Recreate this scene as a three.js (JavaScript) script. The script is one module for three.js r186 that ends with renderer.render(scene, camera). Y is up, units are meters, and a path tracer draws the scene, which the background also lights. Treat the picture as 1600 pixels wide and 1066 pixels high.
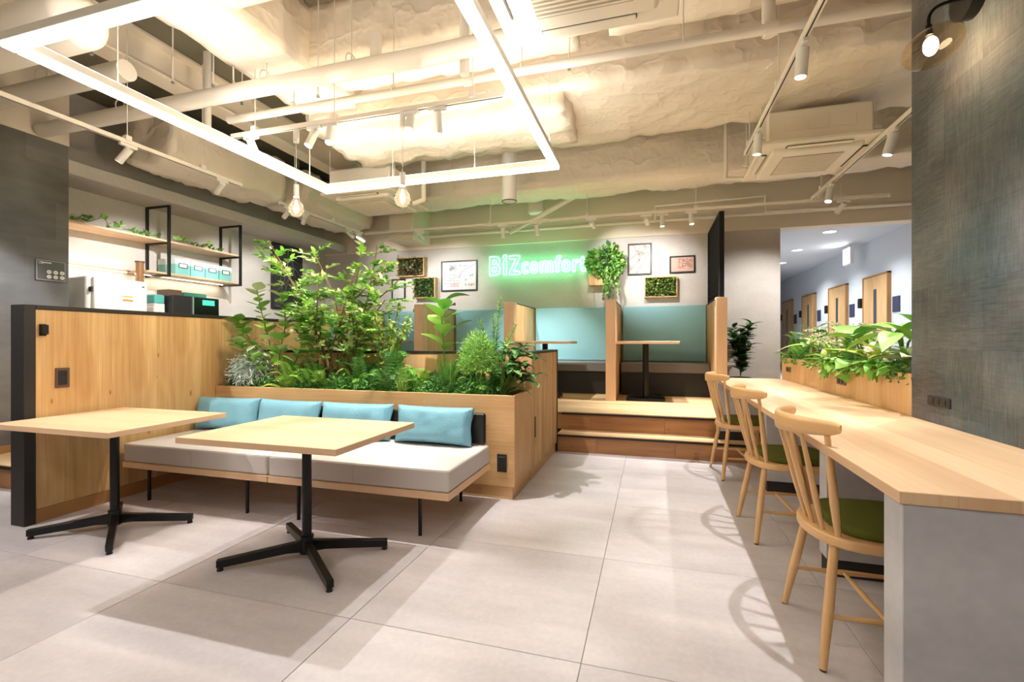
import * as THREE from 'three';
import { mergeGeometries, mergeVertices } from 'three/addons/utils/BufferGeometryUtils.js';
import { ConvexGeometry } from 'three/addons/geometries/ConvexGeometry.js';
import { RoundedBoxGeometry } from 'three/addons/geometries/RoundedBoxGeometry.js';
import { ImprovedNoise } from 'three/addons/math/ImprovedNoise.js';
import { FontLoader } from 'three/addons/loaders/FontLoader.js';
import { RectAreaLightUniformsLib } from 'three/addons/lights/RectAreaLightUniformsLib.js';

// ---------------------------------------------------------------- camera, exposure
RectAreaLightUniformsLib.init();
const scene = new THREE.Scene();
scene.background = new THREE.Color(0x000000);
const camera = new THREE.PerspectiveCamera(71.9, 1600 / 1066, 0.05, 60);
camera.position.set(0, 1.24, 0);
camera.rotation.set(0, Math.atan(218 / 735), 0);
const renderer = new THREE.WebGLRenderer({ antialias: true });
renderer.toneMapping = THREE.LinearToneMapping;
renderer.toneMappingExposure = 1.78;
renderer.shadowMap.enabled = true;
const WARM = new THREE.Color(1.0, 0.90, 0.78), NEUTRAL = new THREE.Color(1.0, 0.978, 0.965), COOL = new THREE.Color(0.93, 0.97, 1.0);

// ---------------------------------------------------------------- helpers
const V = (x, y, z) => new THREE.Vector3(x, y, z);
const PI = Math.PI;
function rng(seed) { let s = seed | 0; return () => { s = (s + 0x6d2b79f5) | 0; let t = Math.imul(s ^ (s >>> 15), 1 | s); t = (t + Math.imul(t ^ (t >>> 7), 61 | t)) ^ t; return ((t ^ (t >>> 14)) >>> 0) / 4294967296; }; }
const used = new Map();
function numbered(n) { const k = used.get(n) || 0; used.set(n, k + 1); return k ? n + '_' + String(k).padStart(3, '0') : n; }
function mesh(name, geo, mat, parent) {
  const m = new THREE.Mesh(geo, mat); m.name = name; m.castShadow = m.receiveShadow = true; if (parent) parent.add(m); return m;
}
// a part given in world coordinates under an unrotated thing
function part(g, name, geo, mat, label) { geo.translate(-g.position.x, -g.position.y, -g.position.z); const m = mesh(name, geo, mat, g); if (label) m.userData.label = label; return m; }
function sub(g, p, name, geo, mat) { geo.translate(-g.position.x, -g.position.y, -g.position.z); return mesh(name, geo, mat, p); }
function thing(name, label, category, pos = [0, 0, 0], ry = 0, group) {
  const o = new THREE.Group(); o.name = numbered(name); o.position.set(...pos); o.rotation.y = ry; o.userData = { label, category };
  if (group) o.userData.group = group; scene.add(o); return o;
}
function one(name, label, category, geo, mat, group) {
  const m = mesh(numbered(name), geo, mat, scene); m.userData = { label, category }; if (group) m.userData.group = group; return m;
}
function struct(name, geo, mat, label, category) {
  const o = geo ? mesh(numbered(name), geo, mat) : new THREE.Group(); o.name = o.name || numbered(name); scene.add(o);
  o.userData = { kind: 'structure', label, category }; return o;
}
// uv in metres; v runs along the axis named by grain
function uvs(geo, grain = 'y', off = [0, 0]) {
  const g = geo.index ? geo.toNonIndexed() : geo, p = g.attributes.position, n = p.count, uv = new Float32Array(n * 2);
  const a = V(0, 0, 0), b = V(0, 0, 0), c = V(0, 0, 0), ax = { x: 0, y: 1, z: 2 }[grain];
  for (let i = 0; i < n; i += 3) {
    a.fromBufferAttribute(p, i); b.fromBufferAttribute(p, i + 1); c.fromBufferAttribute(p, i + 2);
    b.sub(a); c.sub(a); b.cross(c); const q = [Math.abs(b.x), Math.abs(b.y), Math.abs(b.z)];
    const d = q[0] >= q[1] && q[0] >= q[2] ? 0 : q[1] >= q[2] ? 1 : 2;
    let [u, v] = [0, 1, 2].filter((k) => k !== d);
    if (d !== ax) { v = ax; u = 3 - d - ax; }
    for (let k = 0; k < 3; k++) { const e = [p.getX(i + k), p.getY(i + k), p.getZ(i + k)]; uv[(i + k) * 2] = e[u] + off[0]; uv[(i + k) * 2 + 1] = e[v] + off[1]; }
  }
  g.setAttribute('uv', new THREE.BufferAttribute(uv, 2)); if (!g.attributes.normal) g.computeVertexNormals(); return g;
}
// chamfered box from extents
function B(x0, x1, y0, y1, z0, z1, c = 0.002, grain = 'y', off) {
  const w = x1 - x0, h = y1 - y0, d = z1 - z0; let g;
  c = Math.min(c, w * 0.3, h * 0.3, d * 0.3);
  if (c > 0) {
    const pts = [];
    for (const sx of [-1, 1]) for (const sy of [-1, 1]) for (const sz of [-1, 1]) {
      const X = w / 2, Y = h / 2, Z = d / 2;
      pts.push(V(sx * (X - c), sy * (Y - c), sz * Z), V(sx * (X - c), sy * Y, sz * (Z - c)), V(sx * X, sy * (Y - c), sz * (Z - c)));
    }
    g = new ConvexGeometry(pts);
  } else g = new THREE.BoxGeometry(w, h, d).toNonIndexed();
  g.translate((x0 + x1) / 2, (y0 + y1) / 2, (z0 + z1) / 2);
  return uvs(g, grain, off);
}
const RB = (w, h, d, r, seg, x, y, z, grain = 'y') => { const g = new RoundedBoxGeometry(w, h, d, seg, r); g.translate(x, y, z); return uvs(g, grain); };
const clean = (g) => { const q = g.index ? g.toNonIndexed() : g; for (const k of Object.keys(q.attributes)) if (!['position', 'normal', 'uv', 'color'].includes(k)) q.deleteAttribute(k); if (!q.attributes.uv) uvs(q); return q; };
const M = (list) => mergeGeometries(list.map(clean));
function cyl(p0, p1, r0, r1 = r0, seg = 14, open = false) {
  const d = p1.clone().sub(p0), L = d.length(), g = new THREE.CylinderGeometry(r1, r0, L, seg, 1, open); g.translate(0, L / 2, 0);
  g.applyQuaternion(new THREE.Quaternion().setFromUnitVectors(V(0, 1, 0), d.normalize())); g.translate(p0.x, p0.y, p0.z); return g;
}
function tube(pts, r, seg = 24, rad = 8, closed = false, tension = 0.5) {
  return new THREE.TubeGeometry(new THREE.CatmullRomCurve3(pts, closed, 'catmullrom', tension), seg, r, rad, closed);
}
// polyline of straight bars joined by balls (pipes, rods)
function pipe(pts, r, rad = 12) { const l = []; for (let i = 0; i + 1 < pts.length; i++) { l.push(cyl(pts[i], pts[i + 1], r, r, rad)); if (i) { const s = new THREE.SphereGeometry(r, rad, 6); s.translate(pts[i].x, pts[i].y, pts[i].z); l.push(s); } } return M(l); }
const lathe = (pts, seg = 20) => new THREE.LatheGeometry(pts.map(([r, y]) => new THREE.Vector2(r, y)), seg);
// cloth-wrapped block: a box surface with folds pushed into it
const IN = new ImprovedNoise();
function fold(x, y, z, s) {
  const a = IN.noise(x * 1.3 + s, y * 1.3, z * 1.3), b = IN.noise(x * 3.1, y * 3.1 + s, z * 3.1), c = IN.noise(x * 7.3, y * 7.3, z * 7.3 + s);
  return a * 0.5 + (0.35 - Math.abs(b)) * 0.7 + (0.3 - Math.abs(c)) * 0.35;
}
function wrap(x0, x1, y0, y1, z0, z1, amp = 0.05, step = 0.09, s = 0, round = 0) {
  const w = x1 - x0, h = y1 - y0, d = z1 - z0, n = (q) => Math.max(2, Math.round(q / step));
  let g = new THREE.BoxGeometry(w, h, d, n(w), n(h), n(d)); g.deleteAttribute('uv'); g.deleteAttribute('normal'); g = mergeVertices(g, 1e-4);
  const p = g.attributes.position;
  for (let i = 0; i < p.count; i++) {
    let x = p.getX(i), y = p.getY(i), z = p.getZ(i); const nx = Math.abs(x) > w / 2 - 1e-4 ? Math.sign(x) : 0, ny = Math.abs(y) > h / 2 - 1e-4 ? Math.sign(y) : 0, nz = Math.abs(z) > d / 2 - 1e-4 ? Math.sign(z) : 0;
    if (round) { // round the section in the y-z plane (duct along x) or y-x (along z)
      const alongX = w > d, a = alongX ? z / (d / 2) : x / (w / 2), b = y / (h / 2), m = Math.max(Math.abs(a), Math.abs(b)), q = Math.hypot(a, b) || 1, k = 1 - round + round * m / q;
      y *= k; if (alongX) z *= k; else x *= k;
    }
    const f = amp * fold(x + (x0 + x1) / 2, y + (y0 + y1) / 2, z + (z0 + z1) / 2, s);
    p.setXYZ(i, x + nx * f + (x0 + x1) / 2, y + ny * f + (y0 + y1) / 2, z + nz * f + (z0 + z1) / 2);
  }
  g.computeVertexNormals(); return uvs(g);
}

// ---------------------------------------------------------------- procedural textures
const hash2 = (x, y, s) => { let h = Math.imul(x, 374761393) ^ Math.imul(y, 668265263) ^ Math.imul(s, 2147483647 ^ 0x9e37); h = Math.imul(h ^ (h >>> 13), 1274126177); return ((h ^ (h >>> 16)) >>> 0) / 4294967296; };
function vn(x, y, px, py, s) {
  const xi = Math.floor(x), yi = Math.floor(y), fx = x - xi, fy = y - yi, ux = fx * fx * (3 - 2 * fx), uy = fy * fy * (3 - 2 * fy);
  const X0 = ((xi % px) + px) % px, X1 = (X0 + 1) % px, Y0 = ((yi % py) + py) % py, Y1 = (Y0 + 1) % py;
  const a = hash2(X0, Y0, s), b = hash2(X1, Y0, s), c = hash2(X0, Y1, s), d = hash2(X1, Y1, s);
  return a + (b - a) * ux + (c - a + (a - b - c + d) * ux) * uy;
}
function fbm(u, v, px, py, s, oct = 4) { let t = 0, a = 0.5; for (let o = 0; o < oct; o++) { t += a * vn(u * px, v * py, px, py, s + o * 17); px *= 2; py *= 2; a *= 0.5; } return t / (1 - Math.pow(0.5, oct)); }
const clamp = (x, a = 0, b = 1) => Math.min(b, Math.max(a, x));
function tex(w, h, sx, sy, fn, srgb = true) {
  const d = new Uint8Array(w * h * 4);
  for (let j = 0; j < h; j++) for (let i = 0; i < w; i++) { const c = fn(i / w, j / h), k = (j * w + i) * 4; d[k] = clamp(c[0], 0, 255); d[k + 1] = clamp(c[1], 0, 255); d[k + 2] = clamp(c[2], 0, 255); d[k + 3] = 255; }
  const t = new THREE.DataTexture(d, w, h); t.wrapS = t.wrapT = THREE.RepeatWrapping; t.magFilter = THREE.LinearFilter; t.minFilter = THREE.LinearMipmapLinearFilter; t.generateMipmaps = true;
  if (srgb) t.colorSpace = THREE.SRGBColorSpace; t.repeat.set(1 / sx, 1 / sy); t.needsUpdate = true; return t;
}
const grey = (w, h, sx, sy, fn) => tex(w, h, sx, sy, (u, v) => { const g = fn(u, v) * 255; return [g, g, g]; }, false);
const mixc = (a, b, t) => [a[0] + (b[0] - a[0]) * t, a[1] + (b[1] - a[1]) * t, a[2] + (b[2] - a[2]) * t];
function wood(s, light, dark, { w = 512, h = 1024, sx = 0.6, sy = 1.8, rings = 7, knots = 0, streak = 1, boards = 0 } = {}) {
  const R = rng(s * 77 + 5), K = Array.from({ length: knots }, () => [R(), R(), 0.006 + R() * 0.014]);
  return tex(w, h, sx, sy, (u, v) => {
    let du = 0, kn = 0, bt = 0;
    if (boards) { const b = Math.floor(u * boards); bt = (hash2(b, 3, s) - 0.5) * 0.5; v = (v + hash2(b, 9, s)) % 1; if ((u * boards) % 1 < 0.012) bt += 0.5; }
    for (const [a, b, r] of K) { const x = (u - a) * sx, y = (v - b) * sy, q = Math.hypot(x * 1.6, y * 0.6); kn = Math.max(kn, clamp(1.4 - q / r)); du += Math.sign(x) * r * 1.4 * Math.exp(-(y * y) / (60 * r * r) - Math.abs(x) / (4 * r)); }
    const x = u - du / sx, warp = fbm(x, v, 4, 3, s, 3);
    const ring = 0.5 + 0.5 * Math.sin((x * rings + warp * 2.6) * 2 * PI), fine = fbm(x, v, 90, 5, s + 5, 3), broad = fbm(x, v, 6, 2, s + 9, 2);
    const t = clamp(0.12 + 0.22 * ring * warp * streak + 0.42 * (fine - 0.35) * streak + 0.5 * (broad - 0.45) + bt + kn * 0.75);
    return mixc(light, dark, t);
  });
}
const std = (o) => new THREE.MeshStandardMaterial(o);
const phys = (o) => new THREE.MeshPhysicalMaterial(o);
const grainBump = grey(512, 512, 0.5, 1.5, (u, v) => fbm(u, v, 110, 6, 3, 3));
const T = {};
T.oak = wood(1, [226, 192, 138], [164, 114, 62], { knots: 9, sx: 0.9, sy: 1.8, rings: 5, boards: 0 });
T.oakFlat = wood(2, [222, 182, 130], [176, 128, 78], { knots: 3, sx: 0.9, sy: 1.8, rings: 4 });
T.beech = wood(3, [230, 196, 160], [204, 158, 118], { knots: 0, sx: 0.6, sy: 1.8, rings: 4, streak: 0.7 });
T.top = wood(4, [236, 206, 168], [206, 164, 124], { knots: 0, sx: 1.0, sy: 2.6, rings: 5, streak: 1.0, boards: 8 });
T.chair = wood(7, [226, 184, 130], [192, 142, 90], { knots: 0, sx: 0.5, sy: 1.5, rings: 5, streak: 0.7 });
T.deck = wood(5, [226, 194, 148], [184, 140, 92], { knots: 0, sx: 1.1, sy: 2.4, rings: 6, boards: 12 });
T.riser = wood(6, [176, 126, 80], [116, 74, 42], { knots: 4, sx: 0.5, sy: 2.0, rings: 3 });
T.tile = tex(1024, 1024, 2.7, 2.7, (u, v) => {
  const a = fbm(u, v, 3, 4, 11, 5), b = fbm(u, v, 5, 26, 13, 4), c = fbm(u, v, 160, 160, 15, 2), t = (a - 0.5) * 34 + (b - 0.5) * 26 + (c - 0.5) * 10;
  return [198 + t, 191 + t, 192 + t];
});
T.tileRough = grey(512, 512, 2.7, 2.7, (u, v) => 0.4 + 0.35 * fbm(u, v, 4, 20, 21, 4));
T.plaster = tex(512, 512, 2.2, 2.2, (u, v) => { const t = (fbm(u, v, 4, 9, 31, 5) - 0.5) * 22 + (fbm(u, v, 120, 120, 33, 2) - 0.5) * 8; return [203 + t, 197 + t, 190 + t]; });
T.concrete = tex(512, 512, 2.0, 2.0, (u, v) => { const t = (fbm(u, v, 4, 10, 41, 5) - 0.5) * 36 + (fbm(u, v, 90, 90, 43, 2) - 0.5) * 10; return [190 + t, 188 + t, 190 + t]; });
T.slate = tex(1024, 1024, 3.0, 3.0, (u, v) => {
  const bx = Math.floor(u * 5 + 0.4 * Math.floor(v * 8)), by = Math.floor(v * 8), blk = hash2(((bx % 5) + 5) % 5, by, 4) - 0.5, t = blk * 12 + (fbm(u, v, 6, 9, 51, 6) - 0.5) * 58 + (fbm(u, v, 14, 60, 53, 3) - 0.5) * 14, w = fbm(u, v, 3, 3, 55, 3) - 0.5;
  return [112 + t + w * 22, 111 + t + w * 8, 110 + t - w * 12];
});
// woven patchwork wallcovering of the right-hand wall
const patch = (u, v) => {
  let best = 0, id = 0, bu = u, bv = v;
  for (let l = 0; l < 3; l++) { const nx = [4, 6, 9][l], ny = [5, 7, 8][l], cx = Math.floor(u * nx), cy = Math.floor(v * ny), h = hash2(cx, cy, 60 + l); if (h > 0.45 || !l) { best = h; id = l * 100 + cx * 10 + cy; bu = u * nx - cx; bv = v * ny - cy; } }
  return [id, best, bu, bv];
};
T.weave = tex(2048, 2048, 2.4, 2.4, (u, v) => {
  const [id, b, pu, pv] = patch(u, v), dir = hash2(id, 1, 7) > 0.5, hx = fbm(u, v, 40, 420, 63, 2), hy = fbm(u, v, 420, 40, 65, 2), thread = dir ? hx * 0.7 + hy * 0.3 : hy * 0.7 + hx * 0.3, blot = fbm(u, v, 5, 7, 67, 6), scr = Math.pow(fbm(u, v, 80, 110, 69, 4), 4);
  const edge = Math.min(pu, 1 - pu, pv, 1 - pv) < 0.008 ? -5 : 0;
  const t = (b - 0.7) * 24 + (thread - 0.5) * 34 + (blot - 0.5) * 72 + scr * 16 + edge, c = fbm(u, v, 3, 3, 71, 4);
  return mixc([78 + t, 93 + t, 97 + t], [114 + t, 103 + t, 98 + t], clamp((c - 0.38) * 2.6));
});
T.weaveBump = grey(1024, 1024, 2.4, 2.4, (u, v) => { const [id] = patch(u, v); const hx = fbm(u, v, 30, 200, 63, 2), hy = fbm(u, v, 200, 30, 65, 2); return (hash2(id, 1, 7) > 0.5 ? hx * 0.7 + hy * 0.3 : hy * 0.7 + hx * 0.3) * 0.6 + hash2(id, 2, 7) * 0.12; });
T.wrinkle = grey(1024, 1024, 1.7, 1.7, (u, v) => { const a = 1 - Math.abs(fbm(u, v, 5, 7, 81, 4) * 2 - 1), b = 1 - Math.abs(fbm(u, v, 12, 9, 83, 3) * 2 - 1); return Math.pow(a, 5) * 0.6 + Math.pow(b, 4) * 0.4; });
T.blanket = tex(512, 512, 2.6, 2.6, (u, v) => { const t = (fbm(u, v, 4, 4, 91, 5) - 0.5) * 20; return [240 + t, 226 + t, 205 + t]; });
T.cloth = grey(256, 256, 0.06, 0.06, (u, v) => 0.5 + 0.25 * Math.sin(u * 2 * PI * 24) * Math.sin(v * 2 * PI * 24) + 0.25 * hash2(Math.floor(u * 256), Math.floor(v * 256), 5));
T.leather = grey(512, 512, 0.3, 0.3, (u, v) => fbm(u, v, 60, 60, 95, 3) * 0.6 + fbm(u, v, 6, 4, 97, 3) * 0.4);

const mat = {
  oak: std({ map: T.oak, roughness: 0.55, bumpMap: grainBump, bumpScale: 0.0006 }),
  oakFlat: std({ map: T.oakFlat, roughness: 0.5, bumpMap: grainBump, bumpScale: 0.0005 }),
  beech: std({ map: T.beech, roughness: 0.42, bumpMap: grainBump, bumpScale: 0.0003 }),
  chair: std({ map: T.chair, roughness: 0.4 }),
  top: std({ map: T.top, roughness: 0.38, bumpMap: grainBump, bumpScale: 0.0003 }),
  deck: std({ map: T.deck, roughness: 0.45 }),
  riser: std({ map: T.riser, roughness: 0.5, bumpMap: grainBump, bumpScale: 0.0005 }),
  tile: std({ map: T.tile, roughness: 0.75, roughnessMap: T.tileRough }),
  grout: std({ color: 0x8b8580, roughness: 0.9 }),
  plaster: std({ map: T.plaster, roughness: 0.85 }),
  concrete: std({ map: T.concrete, roughness: 0.75 }),
  slate: std({ map: T.slate, roughness: 0.6 }),
  weave: std({ map: T.weave, roughness: 0.78, bumpMap: T.weaveBump, bumpScale: 0.0012 }),
  blanket: std({ map: T.blanket, roughness: 0.55, bumpMap: T.wrinkle, bumpScale: 0.012 }),
  cream: std({ color: 0xf0e2cd, roughness: 0.8 }),
  slab: std({ color: 0x857e68, roughness: 0.9 }),
  white: std({ color: 0xeae6de, roughness: 0.5 }),
  pipe: std({ color: 0xede3d3, roughness: 0.45 }),
  whiteGloss: std({ color: 0xe9e7e2, roughness: 0.25 }),
  acw: std({ color: 0xeee3cf, roughness: 0.45 }),
  acgrille: std({ color: 0xb9ab92, roughness: 0.7 }),
  matte: std({ color: 0x050505, roughness: 0.85 }),
  dark: std({ color: 0x262322, roughness: 0.55 }),
  black: std({ color: 0x111111, roughness: 0.4 }),
  blackMetal: std({ color: 0x0e0e0f, roughness: 0.35, metalness: 0.3 }),
  upholstery: std({ color: 0xc9c3be, roughness: 0.9, bumpMap: T.cloth, bumpScale: 0.0004 }),
  seam: std({ color: 0x9d9894, roughness: 0.9 }),
  teal: std({ color: 0x78b0c4, roughness: 0.55, bumpMap: T.leather, bumpScale: 0.004 }),
  boothTeal: std({ color: 0x86bac2, roughness: 0.6, bumpMap: T.leather, bumpScale: 0.001 }),
  boothSeat: std({ color: 0x6b6865, roughness: 0.6 }),
  boothBase: std({ color: 0x1a1816, roughness: 0.6 }),
  olive: std({ color: 0x5d6316, roughness: 0.8, bumpMap: T.cloth, bumpScale: 0.0006 }),
  soil: std({ color: 0x2c2018, roughness: 1 }),
  corridor: std({ color: 0xd5d9de, roughness: 0.8 }),
  glassDark: std({ color: 0x4c5258, roughness: 0.15 }),
  steel: std({ color: 0xb9bdbf, roughness: 0.3, metalness: 0.9 }),
  brownPlate: std({ color: 0x63493c, roughness: 0.45 }),
  slotDark: std({ color: 0x241a15, roughness: 0.6 }),
  oakTrim: std({ color: 0xa87c4c, roughness: 0.5 }),
};
const leafMat = (hex, rough = 0.45, tr = 0.22) => phys({ color: hex, roughness: rough, transmission: tr, thickness: 0, side: THREE.DoubleSide });
const leafV = phys({ color: 0xffffff, vertexColors: true, roughness: 0.6, transmission: 0.22, thickness: 0, side: THREE.DoubleSide });
const L = {
  mid: leafMat(0x74ad48), bright: leafMat(0x9bcf58), yellow: leafMat(0xc3d45c), dark: leafMat(0x2f5a2c), deep: leafMat(0x4f8640), pale: leafMat(0xc9dba8), silver: leafMat(0x9fb49a), lime: leafMat(0x9fd053), fern: leafMat(0x86c24c), fernDark: leafMat(0x5f9f40), cream: leafMat(0xe3e6c4),
};
const stem = std({ color: 0x6a5a36, roughness: 0.8 }), stemGreen = std({ color: 0x6d8a3c, roughness: 0.7 });
// ---------------------------------------------------------------- the room
{ // main floor: large porcelain tiles laid with thin joints
  const f = struct('floor', null, null, 'light grey concrete-look floor tiles in large format', 'floor');
  mesh('grout_bed', B(-6.5, 4.2, -0.12, -0.004, -5.6, 2.7, 0), mat.grout, f);
  const xs = [-6.5, -5.64, -4.57, -3.5, -2.42, -1.29, -0.26, 0.82, 1.9, 2.98, 4.2], zs = [2.7, 1.83, 0.92, 0.01, -0.9, -1.81, -2.72, -3.63, -4.54, -5.3];
  for (let i = 0; i + 1 < xs.length; i++) for (let j = 0; j + 1 < zs.length; j++)
    mesh('tile', B(xs[i] + 0.0016, xs[i + 1] - 0.0016, -0.012, 0, zs[j + 1] + 0.0016, zs[j] - 0.0016, 0.0012, 'z', [hash2(i, j, 1) * 9, hash2(i, j, 2) * 9]), mat.tile, f);
}
{ // raised platform with two steps
  const p = struct('floor_platform', null, null, 'raised timber platform with two steps below the booths', 'platform');
  const lo = -5.23, up = -5.51;
  const cuts = [-1.02, -0.58, 0.24, 0.95, 3.86];
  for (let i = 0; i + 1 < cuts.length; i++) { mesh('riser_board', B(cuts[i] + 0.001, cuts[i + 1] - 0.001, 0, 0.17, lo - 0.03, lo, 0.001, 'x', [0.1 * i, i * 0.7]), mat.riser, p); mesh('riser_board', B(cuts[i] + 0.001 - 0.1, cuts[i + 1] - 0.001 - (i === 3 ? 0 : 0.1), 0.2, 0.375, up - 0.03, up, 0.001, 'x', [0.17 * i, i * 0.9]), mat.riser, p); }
  mesh('tread', B(-1.02, 3.86, 0.176, 0.2, up, lo + 0.008, 0.003, 'x'), mat.deck, p);
  mesh('nosing', B(-1.02, 3.86, 0.168, 0.19, lo + 0.004, lo + 0.014, 0.001), mat.black, p);
  mesh('nosing', B(-1.02, 3.86, 0.376, 0.398, up + 0.004, up + 0.014, 0.001), mat.black, p);
  mesh('deck', B(-4.1, 3.86, 0.39, 0.41, -8.0, up + 0.008, 0.002, 'x'), mat.deck, p);
  mesh('deck', B(1.6, 3.86, 0.384, 0.39, -17.0, -8.0, 0, 'x'), mat.concrete, p);
  mesh('deck_base', B(-4.0, 3.86, 0, 0.38, -8.0, -5.56, 0), mat.boothBase, p);
}
{ // pantry platform behind the partition, with its own steps
  const p = struct('floor_pantry', null, null, 'raised pantry floor with timber steps behind the oak partition', 'platform');
  mesh('riser_board', B(-5.75, -4.12, 0, 0.17, -2.605, -2.575, 0.001, 'x'), mat.riser, p);
  mesh('tread', B(-5.75, -4.12, 0.176, 0.2, -2.9, -2.567, 0.003, 'x'), mat.deck, p);
  mesh('nosing', B(-5.75, -4.12, 0.166, 0.19, -2.567, -2.557, 0.001), mat.black, p);
  mesh('riser_board', B(-5.75, -4.12, 0.2, 0.38, -2.93, -2.9, 0.001, 'x', [0.2, 0.5]), mat.riser, p);
  mesh('deck', B(-6.3, -4.1, 0.39, 0.41, -8.0, -2.89, 0.002, 'x'), mat.deck, p);
}
{
  const w = struct('wall_back', B(-6.5, 1.874, 0.4, 2.95, -8.2, -8.0, 0), mat.plaster, 'pale grey plaster wall behind the booths', 'wall');
  struct('trim_1', B(-6.5, 3.9, 2.95, 4.05, -8.2, -7.96, 0.004), mat.cream, 'cream painted beam along the top of the back wall', 'beam');
}
// left: dark wall, then the pantry recess with its bulkhead
struct('wall_left', B(-6.5, -5.75, 0, 3.24, -3.345, 2.7, 0.003), mat.slate, 'dark grey slate-look wall left of the pantry', 'wall');
struct('trim_2', B(-6.5, -5.74, 3.24, 4.05, -3.345, 2.7, 0.003), mat.cream, 'cream painted wall band above the dark left wall', 'trim');
struct('wall_pantry', B(-6.5, -6.28, 0.4, 4.05, -8.0, -3.345, 0), mat.plaster, 'pale plaster wall behind the pantry shelves', 'wall');
struct('trim_3', B(-6.28, -5.75, 2.97, 3.11, -7.96, -3.345, 0.003), mat.plaster, 'pale bulkhead running over the pantry shelves', 'bulkhead');
struct('baseboard_left', B(-5.75, -5.735, 0.2, 0.27, -2.9, -2.575, 0.002), mat.oakTrim, 'brown baseboard under the dark left wall', 'baseboard');
// right: textured wall, low wall under the planter, corridor
struct('wall_right', B(1.303, 4.2, 0, 4.05, -2.953, 2.7, 0.003), mat.weave, 'grey green woven patchwork wall on the right', 'wall');
struct('wall_counter', B(1.307, 1.53, 0, 0.805, -5.5, -2.953, 0.002), mat.concrete, 'grey low wall under the counter planter', 'wall');
struct('wall_corridor', B(3.86, 4.1, 0, 4.05, -17.0, -2.953, 0), mat.corridor, 'white corridor wall with a row of timber doors', 'wall');
struct('wall_corridor_end', B(1.6, 3.86, 0.38, 3.1, -17.2, -17.0, 0), mat.corridor, 'white wall closing the far end of the corridor', 'wall');
struct('wall_corridor_left', B(1.66, 1.874, 0.38, 3.1, -17.0, -8.2, 0), mat.corridor, 'white left wall of the corridor', 'wall');
struct('ceiling_corridor', B(1.66, 3.86, 3.08, 3.2, -17.0, -8.2, 0), mat.corridor, 'white flat ceiling of the corridor', 'ceiling');
struct('wall_behind', B(-6.5, 4.2, 0, 4.05, 2.7, 2.9, 0), mat.cream, 'plain wall on the near side of the room', 'wall');
struct('ceiling', B(-6.5, 4.2, 4.05, 4.25, -8.2, 2.9, 0), mat.slab, 'bare concrete slab above the exposed services', 'ceiling');
// cloth-wrapped beams under the slab
const beams = [
  ['trim_4', [-3.35, 4.0, 3.43, 4.05, -5.2, -4.04], 0.07, 1, 'wide beam wrapped in wrinkled white cloth above the light frame'],
  ['trim_5', [-3.9, 4.0, 3.32, 4.02, -6.75, -6.2], 0.07, 2, 'far beam wrapped in white cloth above the neon sign'],
  ['trim_6', [-3.35, -0.55, 3.56, 4.05, -3.75, -3.3], 0.05, 3, 'beam wrapped in white cloth behind the large duct'],
  ['trim_7', [-0.3, 3.9, 3.62, 4.05, -3.7, -2.9], 0.05, 4, 'beam wrapped in white cloth above the nearest air conditioner'],
];
for (const [n, b, a, s, l] of beams) struct(n, wrap(...b, a, 0.075, s * 7.3), mat.blanket, l, 'beam');
struct('trim_8', wrap(-3.32, -2.75, 3.5, 4.05, -3.9, -0.6, 0.045, 0.08, 33), mat.blanket, 'cloth-wrapped beam running towards the back at the upper left', 'beam');
{ // steel beam crossing the open bay at upper left
  const s = struct('trim_9', null, null, 'cream steel beam crossing the open ceiling bay', 'beam'), x = -4.5;
  mesh('flange', B(x - 0.11, x + 0.11, 3.72, 3.745, -7.9, 1, 0.002), mat.cream, s); mesh('web', B(x - 0.012, x + 0.012, 3.745, 4.02, -7.9, 1, 0), mat.cream, s); mesh('flange', B(x - 0.11, x + 0.11, 4.02, 4.045, -7.9, 1, 0.002), mat.cream, s);
}
{ // column stub in the back left corner under the beams
  struct('trim_10', B(-4.42, -3.95, 3.0, 4.05, -7.96, -7.3, 0.006), mat.cream, 'cream boxed column head by the back left corner', 'column');
}
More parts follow.
